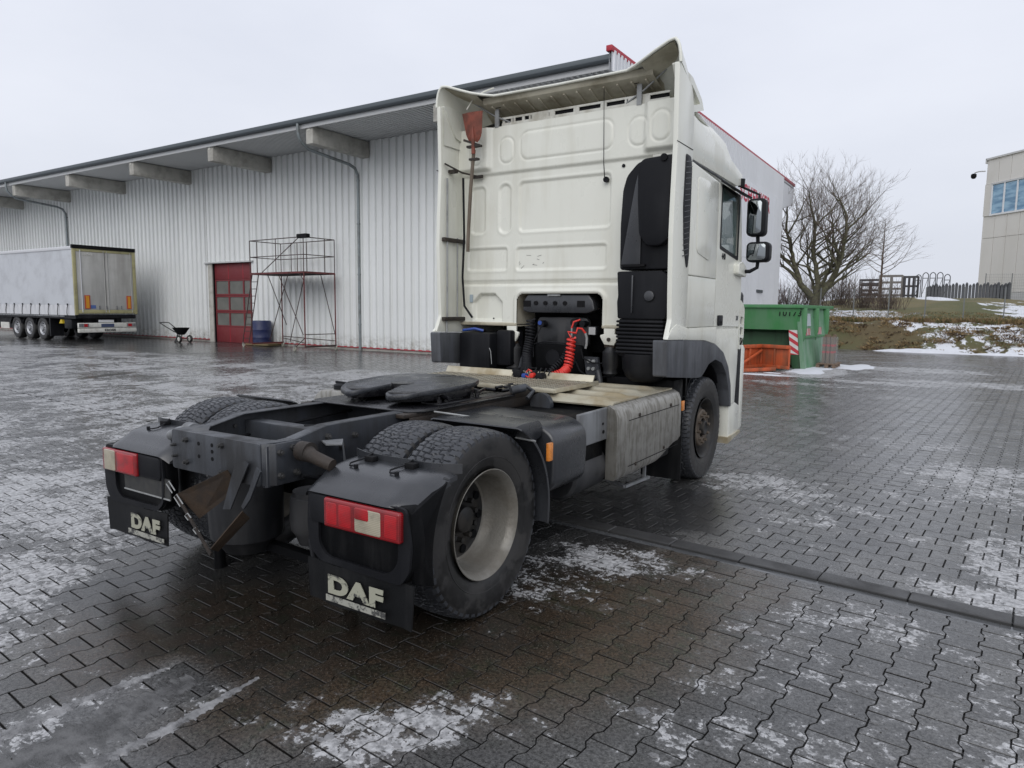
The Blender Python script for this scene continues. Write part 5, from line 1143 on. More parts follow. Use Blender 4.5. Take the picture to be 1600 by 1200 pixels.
# canopy
m = MB(); YE = 13.62
P = [[], []]
for i in range(int((66-4.6)/.18)):
    x = -66+i*.18
    for a, d in ((0, 0), (.05, 0), (.07, .06), (.13, .06), (.15, 0)):
        P[0].append((x+a, YE, 7.78+d)); P[1].append((x+a, HY+.1, 7.80+d))
m = MB(); m.grid(P); hall_obj(m, 'canopy_soffit', M['soffit'], smooth=0)
for d_, (y0, y1) in ((0, (YE-.02, YE)), ):
    m = MB(); m.box(-66, -4.52, YE-.04, YE-.005, 7.70, 7.90); hall_obj(m, 'fascia', M['fascia'], bevel=.006)
m = MB(); m.prism([(YE-.04, 7.84), (YE-.16, 7.84), (YE-.20, 7.90), (YE-.20, 8.02), (YE-.17, 8.02), (YE-.04, 8.02)], 0, -66, -4.52); hall_obj(m, 'gutter', M['gutterm'], bevel=.01)
m = MB(); m.box(-66, -4.5, YE-.03, HY+16.5+2.5, 7.92, 7.97); hall_obj(m, 'roof', M['gutterm'])
for k in range(9):
    x = -10.24-5.6*k
    m = MB(); m.box(x-.17, x+.17, YE-.02+.05, HY-.05, 7.19, 7.76); hall_obj(m, 'canopy_beam', M['concretebeam'], bevel=.02)
    m = MB(); m.box(x-.10, x+.04, YE-.0+.015, YE+.028, 7.62, 7.69); hall_obj(m, 'beam_plate', M['bright'])
for x in (-16.21, -38.65, -61.05):
    m = MB(); r_ = .055
    m.tube([(x, YE-.14, 7.86), (x, YE-.14, 7.60), (x, YE-.10, 7.42), (x, YE+.05, 7.25), (x, YE+.3, 7.10), (x, HY-.55, 6.92), (x, HY-.28, 6.83), (x, HY-.14, 6.6), (x, HY-.13, 6.3), (x, HY-.13, 0.02)], r_, 12); hall_obj(m, 'downpipe', M['pipe'], smooth=60)
    for z in (1.0, 2.9, 4.8, 6.4):
        m = MB(); m.cyl((x, HY-.13, z), .066, .05, 2, 14); m.box(x-.012, x+.012, HY-.13, HY-.04, z-.02, z+.02); hall_obj(m, 'pipe_clip', M['pipe'])
# sectional door
gd = mk('garage_door', None, hall)
def dobj(m, n_, mt, **k): m.xf(lambda p: Vector((p.x-HX, p.y-HY, p.z))); return m.obj(n_, mt, gd, **k)
zs_d = [0.0, .70, 1.40, 2.12, 2.84, 3.56]; xs_d = [-25.62, -24.63, -23.58, -22.74]
for i in range(5):
    if 1 <= i <= 3:
        z0_, z1_ = zs_d[i], zs_d[i+1]
        for j in range(3):
            a, b = xs_d[j]+.045, xs_d[j+1]-.045
            m = MB(); m.box(a, b, HY+.13, HY+.135, z0_+.07, z1_-.07); dobj(m, 'pane', M['doorglass'])
        m = plate_hole([(-25.64, z0_+.004), (-22.72, z0_+.004), (-22.72, z1_-.004), (-25.64, z1_-.004)], [[(xs_d[j]+.045, z0_+.07), (xs_d[j+1]-.045, z0_+.07), (xs_d[j+1]-.045, z1_-.07), (xs_d[j]+.045, z1_-.07)] for j in range(3)], 1, HY+.10, HY+.15); dobj(m, 'window_section', M['reddoor'])
    else:
        m = MB(); m.box(-25.64, -22.72, HY+.10, HY+.15, zs_d[i]+.004, zs_d[i+1]-.004); dobj(m, 'door_section', M['reddoor'], bevel=.006)
        for j in (1, 2):
            m = MB(); m.box(xs_d[j]-.012, xs_d[j]+.012, HY+.094, HY+.0995, zs_d[i]+.01, zs_d[i+1]-.01); dobj(m, 'section_rib', M['redtrim'])
m = MB(); m.box(-25.96, -25.66, HY-.03, HY+.16, 0, 3.56); dobj(m, 'door_jamb', M['concretebeam'])
m = MB(); m.box(-25.655, -25.643, HY+.02, HY+.16, 0, 3.55); dobj(m, 'door_rail', M['dark'])
m = MB(); m.box(-26.10, -22.66, HY-.13, HY-.02, 3.56, 3.62); dobj(m, 'door_hood', M['fascia'])
m = MB(); m.box(-25.96, -22.70, HY+.16, HY+.20, 0, 3.56); dobj(m, 'door_backing', M['dark'])
# gable wall towards the truck's nose
me = sheet_mesh(5, .0, 8.10, .21, .6).mesh('wall_sheet', M['gable'], smooth=0)
L_ = 1.05; y = YE-.1
def gable_sheet(y0, z0, z1, n_=5):
    me = sheet_mesh(n_, z0, z1, .21, .8).mesh('wall_sheet', M['gable'], smooth=0)
    o = mk('wall_sheet', me, hall, (0.0, y0-HY, 0), (0, 0, math.pi/2)); return o
yy = HY
for k in range(16): gable_sheet(HY+k*1.03, 0, 8.10)
def tri(y0, y1, za, zb):
    m = MB(); m.add([(-4.5, y0, za), (-4.5, y1, zb), (-4.5, y1, 8.1), (-4.5, y0, 8.1), (-4.56, y0, za), (-4.56, y1, zb), (-4.56, y1, 8.1), (-4.56, y0, 8.1)], [(0, 1, 2, 3), (7, 6, 5, 4), (0, 4, 5, 1)]); hall_obj(m, 'canopy_cheek', M['gable'], smooth=0)
tri(YE-.22, HY, 7.62, 6.8); tri(32.88, 35.45, 6.65, 7.15)
me = sheet_mesh(12, 7.60, 8.10, .21, .5).mesh('cheek_ribs', M['gable'], smooth=0); mk('wall_sheet', me, hall, (.012, YE-.2-HY, 0), (0, 0, math.pi/2))
m = MB(); m.box(-4.62, -4.46, YE-.28, 35.6, 8.06, 8.20); hall_obj(m, 'roof_trim', M['redtrim'], bevel=.01)
m = MB(); m.prism([(32.9, 6.60), (35.4, 7.10), (35.4, 7.7), (32.9, 7.7)], 0, -9, -4.58); hall_obj(m, 'rear_canopy', M['soffit'])
m = MB(); m.box(-66, -4.56, 32.7, 32.9, 0, 7.9); m.box(-66, -65.8, HY, 32.7, 0, 7.9); hall_obj(m, 'back_wall', M['gable'])
m = MB(); m.box(-64, -4.6, HY+.22, HY+.25, .0, 7.7); hall_obj(m, 'inner_wall', M['dark'])
sg = mk('wall_sign', None, hall)
m = MB(); m.box(-4.49, -4.44, 24.3, 31.3, 3.9, 6.95); m.xf(lambda p: Vector((p.x-HX, p.y-HY, p.z))); m.obj('sign_board', pbr('white_sign_board', (.80, .82, .85), .4, var=.02), sg)
lettering('SCHENKER', .95, pbr('sign_red', (.50, .03, .07), .5), (-4.435-HX, 27.75-HY, 6.38), (R(90), 0, R(90)), sg, 'lettering', bold=.015, sx=1.02, spacing=1.06, depth=.01)
m = MB(); m.box(-4.47, -4.40, 28.6, 29.6, 2.50, 2.62); hall_obj(m, 'wall_lamp', M['gutterm'])

# ================================================================ TRAILER
M['tarp'] = pbr('grey_tarpaulin', (.50, .52, .55), .55, var=.05, vs=1.0, bump=.35, bs=2.2, dirt=(.36, .37, .39), da=.3, ds=1.5)
M['tarp2'] = pbr('pale_tarpaulin', (.55, .56, .58), .5, var=.05, vs=2, bump=.3, bs=4)
M['cream'] = pbr('cream_door_frame', (.36, .335, .175), .5, var=.08, dirt=(.22, .20, .12), da=.3, ds=4)
M['traildoor'] = pbr('grey_door_board', (.46, .46, .44), .5, var=.05, dirt=(.27, .26, .24), da=.4, ds=2, streak=1)
M['plast'] = pbr('trailer_wheel_silver', (.42, .43, .45), .4, .4, var=.1, dirt=(.2, .2, .2), da=.3, ds=8)
M['white'] = pbr('white_bumper', (.62, .62, .58), .5, var=.05, dirt=(.38, .36, .32), da=.3, ds=6)
tr = thing('trailer', 'grey curtain-sided semi-trailer with cream-framed rear doors and three axles, beside the warehouse', 'trailer', (-29, 13.35, 0))
def TO(m, n_, mt, **k):
    p = k.pop('parent', tr); m.xf(lambda q: Vector((q.x+29, q.y-13.35, q.z))); return m.obj(n_, mt, p, **k)
def wavy(x, z): return .012*math.sin(x*1.7+z*.6)+.010*math.sin(x*.55+2)+.008*math.sin(z*2.1+x*.9)
P = [[(-29.06-(11.6*i/90), 12.03-wavy(11.6*i/90, z)*(1 if 1.7 < z < 3.9 else .3), z) for z in (1.62, 1.9, 2.3, 2.7, 3.1, 3.5, 3.8, 4.0)] for i in range(91)]
m = MB(); m.grid(P); TO(m, 'curtain', M['tarp'], smooth=60)
P = [[(-29.06-(11.6*i/180), 12.0+.03*math.sin(i*.9)*((z-1.2)/.42 < .9), z) for z in (1.17, 1.3, 1.45, 1.62)] for i in range(181)]
m = MB(); m.grid(P); TO(m, 'curtain_hem', M['tarp2'], smooth=60)
m = MB(); m.box(-41, -29.0, 12.0, 12.06, 4.0, 4.14); TO(m, 'roof_rail', M['tarp2'], bevel=.02)
m = MB(); m.box(-41, -29.02, 12.06, 14.6, 4.08, 4.16); TO(m, 'roof_tarp', M['tarp2'], bevel=.03)
for i in range(14):
    x = -29.6-.86*i; m = MB(); m.tube([(x, 11.985, 1.66), (x-.02, 11.96, 1.5), (x-.06, 11.955, 1.3), (x-.08, 11.97, 1.16)], .014, 6); m.box(x-.03, x+.03, 11.95, 11.98, 1.60, 1.68); TO(m, 'strap', M['dark'])
m = MB(); m.box(-41, -29.05, 12.02, 14.6, 1.02, 1.17); m.box(-41, -29.1, 12.9, 13.1, .75, 1.05); m.box(-41, -29.1, 13.8, 14.0, .75, 1.05); TO(m, 'chassis', M['black'])
m = MB(); m.box(-41, -30.0, 11.99, 12.02, 1.10, 1.15); TO(m, 'side_rail', M['greybox'])
rd = mk('rear_doors', None, tr)
m = MB(); m.box(-29.06, -29.0, 12.14, 13.33, 1.42, 3.93); TO(m, 'door_leaf', M['traildoor'], parent=rd, bevel=.01); m = MB(); m.box(-29.06, -29.0, 13.35, 14.55, 1.42, 3.93); TO(m, 'door_leaf', M['traildoor'], parent=rd, bevel=.01)
for a in ((12.0, 12.13, 1.19, 4.05), (14.56, 14.70, 1.22, 4.05)):
    m = MB(); m.box(-29.08, -28.98, *a); TO(m, 'corner_post', M['cream'], parent=rd, bevel=.015)
for z0_, z1_ in ((1.25, 1.41), (3.935, 4.05)):
    m = MB(); m.box(-29.07, -28.985, 12.13, 14.56, z0_, z1_); TO(m, 'cross_rail', M['cream'], parent=rd, bevel=.01)
m = MB(); m.box(-29.10, -28.96, 11.99, 14.70, 4.052, 4.21); TO(m, 'roof_header', M['dark'], parent=rd)
for y in (12.30, 13.28, 13.42, 14.45):
    m = MB(); m.tube([(-28.975, y, 1.3), (-28.975, y, 4.0)], .014 if y != 12.30 else .02, 8); TO(m, 'lock_rod', M['tarp2'] if y == 12.30 else M['traildoor'], parent=rd)
for y0_, y1_ in ((12.40, 12.62), (14.22, 14.42)):
    b_ = mk('marker_board', None, tr)
    m = MB(); m.box(-28.995, -28.965, y0_, y1_, 1.46, 2.05); TO(m, 'board', pbr('marker_red', (.45, .06, .03), .5), parent=b_); m = MB(); m.box(-28.964, -28.958, y0_+.04, y1_-.04, 1.49, 2.02); TO(m, 'board_face', pbr('marker_amber', (.60, .27, .02), .45), parent=b_)
for k, y in enumerate((13.0, 13.3, 13.75, 13.95)):
    m = MB(); m.box(-28.99, -28.95, y, y+.03, 1.44, 1.6); TO(m, 'door_latch', M['greybox'])
m = MB(); m.box(-28.992, -28.985, 12.64, 12.86, 1.47, 1.62); TO(m, 'blue_sticker', pbr('blue_sticker', (.08, .14, .35), .5))
lettering('KRONE', .13, M['white'], (.012+.0, 12.62-13.35, 3.80), (R(90), 0, R(90)), tr, 'lettering', bold=.003)
m = MB(); m.box(-29.1, -28.98, 12.1, 14.6, 1.05, 1.2); TO(m, 'rear_beam', M['black'])
m = MB(); m.box(-29.02, -28.98, 12.95, 13.6, .86, .97); TO(m, 'underride_bracket', M['tarp2'])
up_ = mk('rear_bumper', None, tr)
m = MB(); m.box(-29.0, -28.9, 12.05, 14.55, .62, .84); TO(m, 'lamp_bar', M['white'], parent=up_, bevel=.01)
m = MB(); m.box(-29.02, -28.86, 12.05, 14.55, .42, .60); TO(m, 'bumper_bar', M['white'], parent=up_, bevel=.015)
for y0_ in (12.07, 14.13):
    m = MB(); m.box(-28.9, -28.88, y0_, y0_+.40, .66, .81); TO(m, 'tail_light', M['greybox'], parent=up_); m = MB(); m.box(-28.88, -28.873, y0_+(.2 if y0_ < 13 else .05), y0_+(.35 if y0_ < 13 else .22), .67, .80); TO(m, 'lens', M['redlens2'], parent=up_)
m = MB(); m.box(-28.9, -28.88, 13.0, 13.55, .655, .80); TO(m, 'number_plate', pbr('dark_number_plate', (.05, .07, .14), .5), parent=up_)
m = MB(); m.box(-28.9, -28.895, 12.5, 13.95, .64, .655); TO(m, 'bar_edge', M['greybox'], parent=up_)
lettering('KRONE', .13, M['dark'], (.145, 13.36-13.35, .51), (R(90), 0, R(90)), tr, 'lettering', bold=.006, spacing=1.15)
TT = MB(); TT.lathe([(-.16, .31), (-.17, .36), (-.175, .44), (-.16, .50), (-.1, .53), (.1, .53), (.16, .50), (.175, .44), (.17, .36), (.16, .31)], 1, n=40); TTm = TT.mesh('tyre', M['rubber'])
TR = MB(); TR.lathe([(-.15, .315), (-.165, .30), (-.12, .27), (-.08, .20), (-.14, .17), (-.15, .10), (-.20, .09), (-.21, 0)], 1, n=40); TRm = TR.mesh('rim', M['plast'])
TH = MB()
for k in range(10): a = R(36*k); TH.cyl((.225*math.cos(a), -.102, .225*math.sin(a)), .025, .02, 1, 10)
for k in range(10): a = R(36*k+18); TH.cyl((.135*math.cos(a), -.155, .135*math.sin(a)), .014, .03, 1, 6)
THm = TH.mesh('wheel_holes', M['dark'])
for i, x in enumerate((-32.3, -33.61, -34.92)):
    for s in (1, -1):
        q = mk('wheel', None, tr, (x+29, 12.25-13.35 if s > 0 else 14.4-13.35, .53), (0, 0, 0 if s > 0 else math.pi)); mk('tyre', TTm, q); mk('rim', TRm, q); mk('wheel_disc', THm, q)
    m = MB(); P = [[(x+.62*math.cos(R(a)), y, .53+.60*math.sin(R(a))) for y in (12.05, 12.5)] for a in range(20, 165, 12)]; m.grid(P); TO(m, 'mudguard', M['black'], solid=.01)
m = MB(); m.box(-31.55, -31.45, 12.05, 12.6, .2, 1.05); m.box(-31.66, -31.55, 12.02, 12.04, .26, .31); TO(m, 'mud_flap', M['black'])
m = MB(); m.box(-30.15, -29.5, 12.05, 12.55, .58, .98); TO(m, 'side_locker', M['black'], bevel=.02)
m = MB(); m.prism([(-30.55, .80), (-30.25, .80), (-30.30, .97), (-30.42, .97)], 1, 12.02, 12.2); TO(m, 'wheel_chock', pbr('yellow_chock', (.55, .40, .02), .5))
m = MB(); m.box(-36.5, -35.6, 12.02, 12.05, .45, .75); TO(m, 'side_guard', M['white']); m = MB(); m.box(-41, -35.6, 12.3, 14.3, .45, 1.0); TO(m, 'pallet_box', M['black'])

# ================================================================ ROLLING SCAFFOLD
M['scafred'] = pbr('scaffold_red', (.13, .025, .025), .55, var=.2, vs=8, dirt=(.06, .02, .018), da=.5, ds=6)
M['scafdark'] = pbr('scaffold_dark', (.045, .024, .022), .55, var=.2, vs=8)
sf = thing('rolling_scaffold', 'tall red tubular rolling scaffold with ladder and railed platform, beside the red door', 'scaffold', (-18.95, 15.35, 0), R(-3))
def SO(m, n_, mt): return m.obj(n_, mt, sf, smooth=50)
LX, LY_ = 1.68, .72
def seg(a, b, r_, n_, mt='scafred'): m = MB(); m.tube([a, b], r_*.8, 8); return SO(m, n_, M[mt])
for x in (-LX, LX):
    for y in (-LY_, LY_): seg((x, y, .12), (x, y, 2.95), .032, 'post')
for a, b in (((-LX, -LY_), (LX, -LY_)), ((LX, -LY_), (LX, LY_)), ((LX, LY_), (-LX, LY_)), ((-LX, LY_), (-LX, -LY_))):
    m = MB(); m.bar((*a, 2.93), (*b, 2.93), .05, .07); SO(m, 'platform_edge', M['scafred'])
    seg((*a, 4.22), (*b, 4.22), .022, 'guard_rail', 'scafdark'); seg((*a, 3.58), (*b, 3.58), .020, 'guard_rail', 'scafdark')
m = MB(); m.box(-LX, LX, -LY_, LY_, 2.90, 2.915); SO(m, 'platform', M['dark'])
for x, y in ((-LX, -LY_), (LX, -LY_), (LX, LY_), (-LX, LY_), (0, -LY_), (-.0, LY_), (LX, 0.25), (-1.5, -LY_+.2), (-1.0, LY_), (-.6, LY_)): seg((x, y, 2.95), (x, y, 4.22), .020, 'rail_post', 'scafdark')
seg((-LX, -LY_, .18), (LX, -LY_, .50), .0, 'b') if False else None
for a, b in (((-.15, LY_, 2.9), (-1.2, LY_, .2)), ((0.1, -LY_+.02, 2.9), (1.55, -LY_+.02, .6)), ((.75, -LY_, 2.9), (-.5, -LY_, .35)), ((.85, LY_, 2.9), (LX, LY_, .5)), ((-.55, -LY_, 2.9), (-1.4, LY_, .9)), ((LX, -LY_, .5), (LX-.5, -LY_-.1, .1)), ((LX, LY_, .62), (LX, -LY_, .62)), ((-LX, LY_, .35), (LX, -LY_, .30)), ((-LX, LY_, .42), (LX, LY_, .34)), ((LX-.25, -LY_, 2.9), (LX, -LY_, 2.6)), ((-.9, -LY_, 2.97), (1.5, -LY_, 4.25))): seg(a, b, .020, 'brace', 'scafdark')
m = MB(); m.bar((-LX, -LY_, .16), (-LX, LY_, .16), .06); SO(m, 'foot_beam', M['scafred']); m = MB(); m.bar((LX, -LY_, .16), (LX, LY_, .16), .06); SO(m, 'foot_beam', M['scafdark']); m = MB(); m.bar((-LX-.6, -LY_, .18), (-LX, -LY_, .18), .06); SO(m, 'foot_beam', M['scafred'])
ld = mk('ladder', None, sf)
for x in (-LX-.05, -LX+.38):
    m = MB(); m.tube([(x-.42, -LY_-.12, .2), (x+.02, -LY_+.1, 2.9)], .020, 8); m.obj('stile', M['scafdark'], ld)
for k in range(9):
    q = (k+.6)/9.6; m = MB(); m.tube([(-LX-.47+.44*q, -LY_-.12+.22*q, .2+2.7*q), (-LX-.04+.44*q, -LY_-.12+.22*q, .2+2.7*q)], .013, 8); m.obj('rung', M['scafdark'], ld)
m = MB(); m.rbox(1.42, 2.0, -LY_-.10, -LY_+.06, 4.17, 4.32, .04, 1); SO(m, 'floodlight', M['dark'])
M['yellowpl'] = pbr('yellow_caster', (.34, .33, .27), .5)
for x, y in ((-LX-.6, -LY_), (-LX, LY_), (LX-.5, -LY_-.1), (LX, LY_)):
    cs = mk('caster', None, sf); m = MB(); m.cyl((x, y, .08), .08, .045, 1, 16); m.obj('caster_wheel', M['yellowpl'], cs); m = MB(); m.box(x-.03, x+.03, y-.035, y+.035, .14, .20); m.box(x-.02, x+.02, y-.034, y-.025, .06, .16); m.obj('caster_fork', M['greybox'], cs)

# ---- barrel with its tray
M['barrel'] = pbr('blue_drum', (.014, .022, .085), .4, var=.1, dirt=(.06, .07, .12), da=.3, ds=6)
br = MB(); br.lathe([(.10, 0), (.10, .40), (.13, .46), (.36, .465), (.38, .475), (.40, .465), (.70, .465), (.72, .475), (.74, .465), (1.05, .46), (1.10, .44), (1.13, .42), (1.12, .38), (1.11, 0)], 2, n=40)
o = br.obj('barrel', M['barrel'], None, (-21.55, 16.1-.25, 0)); tag(o, 'dark blue plastic drum standing between the scaffold legs', 'barrel'); o.scale = (.86, .86, .93)
m = MB(); m.box(-.75, .75, -.35, .35, .02, .10); o = m.obj('drip_tray', pbr('rusty_tray', (.17, .13, .06), .7, var=.3, vs=6), None, (-21.45, 15.85, 0), bevel=.01); tag(o, 'low rusty yellow tray on the ground under the blue drum', 'tray')

# ---- salt spreader
ss = thing('salt_spreader', 'small black push salt spreader with pale wheel hubs parked by the corrugated wall', 'spreader', (-26.1, 15.0, 0))
m = MB(); m.lathe([(.34, .08), (.36, .16), (.62, .34), (.66, .36), (.66, .33), (.40, .15)], 2, (.05, 0, 0), 28); m.obj('hopper', M['dark'], ss)
m = MB(); m.tube([(-.15, -.15, .45), (-.75, -.18, .66), (-1.25, -.22, .86), (-1.28, .0, .87), (-1.25, .22, .86), (-.75, .18, .66), (-.15, .15, .45)], .02, 8); m.obj('handle', M['dark'], ss, smooth=60)
for y in (-.25, .25):
    q = mk('wheel', None, ss, (.30, y, .17)); a = MB(); a.lathe([(-.04, .10), (-.05, .15), (0, .172), (.05, .15), (.04, .10)], 1, n=28); a.obj('tyre', M['rubber'], q); a = MB(); a.cyl((0, 0, 0), .10, .06, 1, 18); a.obj('hub', M['white'], q)
m = MB(); m.bar((.30, -.2, .17), (.30, .2, .17), .03); m.bar((-.25, -.12, .02), (0, -.1, .45), .03); m.bar((-.25, .12, .02), (0, .1, .45), .03); m.bar((-.3, -.12, .03), (.3, -.12, .17), .03); m.bar((-.28, -.14, .02), (-.28, .14, .02), .03); m.obj('frame', M['bolt'], ss)

# ================================================================ SKIP, PLOUGH, PALLET
M['green'] = pbr('green_skip_paint', (.045, .20, .065), .5, var=.1, vs=2, dirt=(.10, .22, .12), da=.45, ds=4, streak=1)
M['greenlow'] = pbr('dark_green_paint', (.022, .075, .030), .6, var=.15, vs=2, dirt=(.02, .035, .02), da=.4, ds=5, streak=1)
M['greenpale'] = pbr('faded_green_paint', (.085, .22, .115), .55, var=.12, vs=2, dirt=(.22, .32, .24), da=.55, ds=3.5, streak=1)
sk = thing('skip_container', 'open green steel skip with faded paint and a stencilled number, beyond the truck nose', 'skip', (-.7, 18.8, 0))
def KO(m, n_, mt, **k): m.xf(lambda q: Vector((q.x+.7, q.y-18.8, q.z))); return m.obj(n_, mt, sk, **k)
# long side towards the camera: sloped upper panel, undercut below
m = MB(); m.prism([(18.45, 1.78), (18.55, 1.14), (18.60, 1.14), (18.50, 1.80)], 0, -5.0, -.70); KO(m, 'upper_panel', M['green'])
m = MB(); m.prism([(18.60, 1.16), (18.92, 1.05), (18.92, .10), (19.0, .10), (19.0, 1.1), (18.66, 1.2)], 0, -5.0, -.72); KO(m, 'lower_panel', M['greenlow'])
m = MB(); m.prism([(-.86, 0), (-.515, 0), (-.64, 1.16), (-.98, 1.16)], 1, 18.56, 18.9); KO(m, 'corner_post', M['greenlow'], bevel=.01)
# end wall, leaning outwards, with ribs
m = MB(); m.add([(-.50, 18.55, .0), (-.34, 20.5, .0), (-.50, 22.4, 1.8), (-.70, 18.5, 1.8), (-.62, 18.55, .0), (-.46, 20.5, .0), (-.62, 22.4, 1.8), (-.82, 18.5, 1.8)], [(0, 1, 2, 3), (7, 6, 5, 4), (0, 4, 5, 1), (1, 5, 6, 2), (2, 6, 7, 3), (3, 7, 4, 0)]); KO(m, 'end_wall', M['greenpale'])
for y in (18.62, 20.1, 21.5):
    m = MB(); dx_ = (y-18.5)*.055; m.prism([(-.60+dx_, .78), (-.53+dx_, 1.10), (-.54+dx_, 1.78), (-.72+dx_, 1.78), (-.64+dx_, .95)], 1, y-.06, y+.06); KO(m, 'rib', M['green'], bevel=.008)
m = MB(); m.bar((-.585, 18.58, .92), (-.43, 21.4, .92), .03, .04); KO(m, 'ledge', M['green'])
m = MB(); m.box(-5.02, -.62, 18.38, 18.52, 1.78, 1.88); m.bar((-.70, 18.52, 1.82), (-.50, 22.5, 1.82), .18, .10); m.box(-5.02, -.40, 22.4, 22.5, 1.77, 1.87); KO(m, 'rim', M['green'], bevel=.01)
m = MB(); m.prism([(20.5, .1), (22.35, 1.8), (22.3, 1.8), (20.45, .1)], 0, -5.0, -.75); m.box(-5.0, -4.95, 18.6, 20.5, .1, 1.8); m.box(-5.0, -.7, 18.95, 20.9, .08, .12); KO(m, 'back_panels', M['greenlow'])

lettering('10173', .24, M['dark'], (-.98+.7, 18.462-18.8, 1.62), (R(90-9), 0, 0), sk, 'lettering', bold=.002, spacing=1.15)
M['hazw'] = pbr('hazard_white', (.58, .58, .56), .5); M['hazr'] = pbr('hazard_red', (.45, .035, .05), .5)
def hazard(fn, w_, h_, n_, par, flip=False):
    """diagonal striped panel; fn maps (u,v,proud) to world"""
    hb = mk('hazard_panel', None, par)
    m = MB(); m.add([fn(0, 0, 0), fn(w_, 0, 0), fn(w_, h_, 0), fn(0, h_, 0)], [(0, 1, 2, 3)]); m.obj('backing', M['hazw'], hb, smooth=0)
    m = MB(); st = h_/n_ if h_ > w_ else w_/n_
    for k in range(-1, n_+1):
        if h_ > w_:
            v0 = k*st; q = [(0, v0+w_*.7), (0, v0+w_*.7+st*.5), (w_, v0+st*.5), (w_, v0)]; q = [(a, min(h_, max(0, b))) for a, b in q]
        else:
            u0 = k*st; q = [(u0, 0), (u0+st*.5, 0), (u0+st*.5+h_*.35, h_), (u0+h_*.35, h_)]; q = [(min(w_, max(0, a)), b) for a, b in q]
        m.add([fn(a, b, .004) for a, b in q], [(0, 1, 2, 3)])
    m.obj('stripes', M['hazr'], hb, smooth=0)
hazard(lambda u, v, e_: (-.93+u-v*.10+.7, 18.552-18.8-e_, .42+v), .24, .72, 3, sk)
hazard(lambda u, v, e_: (-.590+u*.055-v*.11+.7+e_, 18.72-18.8+u, .98+v), .75, .20, 4, sk)
hazard(lambda u, v, e_: (-.505+u*.055-v*.11+.7+e_, 20.3-18.8+u, .98+v), .6, .22, 4, sk)
m = MB(); m.add([(-.618, 18.74, 1.25), (-.575, 19.6, 1.25), (-.615, 19.6, 1.62), (-.66, 18.74, 1.62)], [(0, 1, 2, 3)]); KO(m, 'info_plate', pbr('info_plate', (.42, .48, .50), .5), solid=.004)

M['orange'] = pbr('orange_plough_paint', (.50, .095, .028), .55, var=.12, vs=3, dirt=(.16, .07, .035), da=.5, ds=5, streak=1)
pl = thing('snow_plough', 'orange ribbed snow plough blade standing on the ground in front of the green skip', 'plough', (-1.5, 17.6, 0))
def panel(a, b, z0_, z1_, nrib):
    a = Vector((*a, 0)); b = Vector((*b, 0)); d = (b-a); n_ = Vector((d.y, -d.x, 0)).normalized()
    def q(t_, z, e_): p = a+d*t_+n_*e_; return (p.x+1.5, p.y-17.6, z)
    def slab(t0, t1, z0__, z1__, e0, e1, nm):
        m = MB(); m.add([q(t_, z, e_) for t_ in (t0, t1) for e_ in (e0, e1) for z in (z0__, z1__)], [(0, 1, 3, 2), (4, 6, 7, 5), (0, 4, 5, 1), (2, 3, 7, 6), (0, 2, 6, 4), (1, 5, 7, 3)]); m.obj(nm, M['orange'], pl, bevel=.006)
    slab(0, 1, z0_, z1_, -.02, 0, 'mouldboard'); slab(-.01, 1.01, z1_-.07, z1_+.03, .001, .07, 'top_flange'); slab(-.01, 1.01, z0_-.0, z0_+.09, .001, .06, 'bottom_flange')
    for k in range(nrib+1): t_ = k/nrib; slab(max(0, t_-.02), min(1, t_+.02), z0_+.091, z1_-.071, .0015, .055, 'rib')
panel((-1.58, 17.85), (-.72, 17.50), .06, .70, 2); panel((-2.15, 16.0), (-1.60, 17.84), .06, .70, 3); panel((-3.3, 17.0), (-2.16, 16.1), .06, .70, 2)
m = MB(); m.bar((-1.55+1.5, 17.75-17.6, .55), (-1.86+1.5, 16.0-17.6, .10), .06); m.bar((-1.95+1.5, 15.85-17.6, .06), (-1.05+1.5, 17.2-17.6, .08), .10, .09); m.obj('strut', M['orange'], pl, bevel=.008)

pt_ = thing('pallet', 'wooden pallet beside the skip end with wrapped bundle on it', 'pallet', (-.08, 19.9, 0))
M['palletw'] = pbr('pallet_wood', (.17, .12, .085), .8, var=.25, vs=8)
for i in range(5): m = MB(); m.box(-.25, .30, -.5+i*.22, -.38+i*.22, .12, .145); m.obj('deck_board', M['palletw'], pt_)
for x in (-.22, .02, .22):
    for y in (-.42, .02, .42): m = MB(); m.box(x-.05, x+.05, y-.06, y+.06, .02, .12); m.obj('block', M['palletw'], pt_)
bd = thing('barrier_bundle', 'bundle of red and white barrier posts wrapped in clear film, upright on the pallet', 'barrier posts', (-.05, 19.9, .145))
for i in range(6):
    x, y = -.14+.12*(i % 3), -.2+.3*(i//3)
    m = MB(); m.box(x-.04, x+.04, y-.05, y+.05, 0, .80+.05*(i % 2)); p_ = m.obj('barrier_post', M['palletw'], bd)
    m = MB()
    for k in range(2): m.box(x-.043, x+.043, y-.053, y+.053, .30+k*.2, .36+k*.2)
    m.obj('red_band', M['hazr'], p_)
t = NT('stretch_film'); t.fin((.4, .42, .43), .25); t.b.inputs['Alpha'].default_value = .25; M['film'] = t.m
m = MB(); m.rbox(-.24, .20, -.33, .2, .0, .78, .05, 2); m.obj('film_wrap', M['film'], bd)

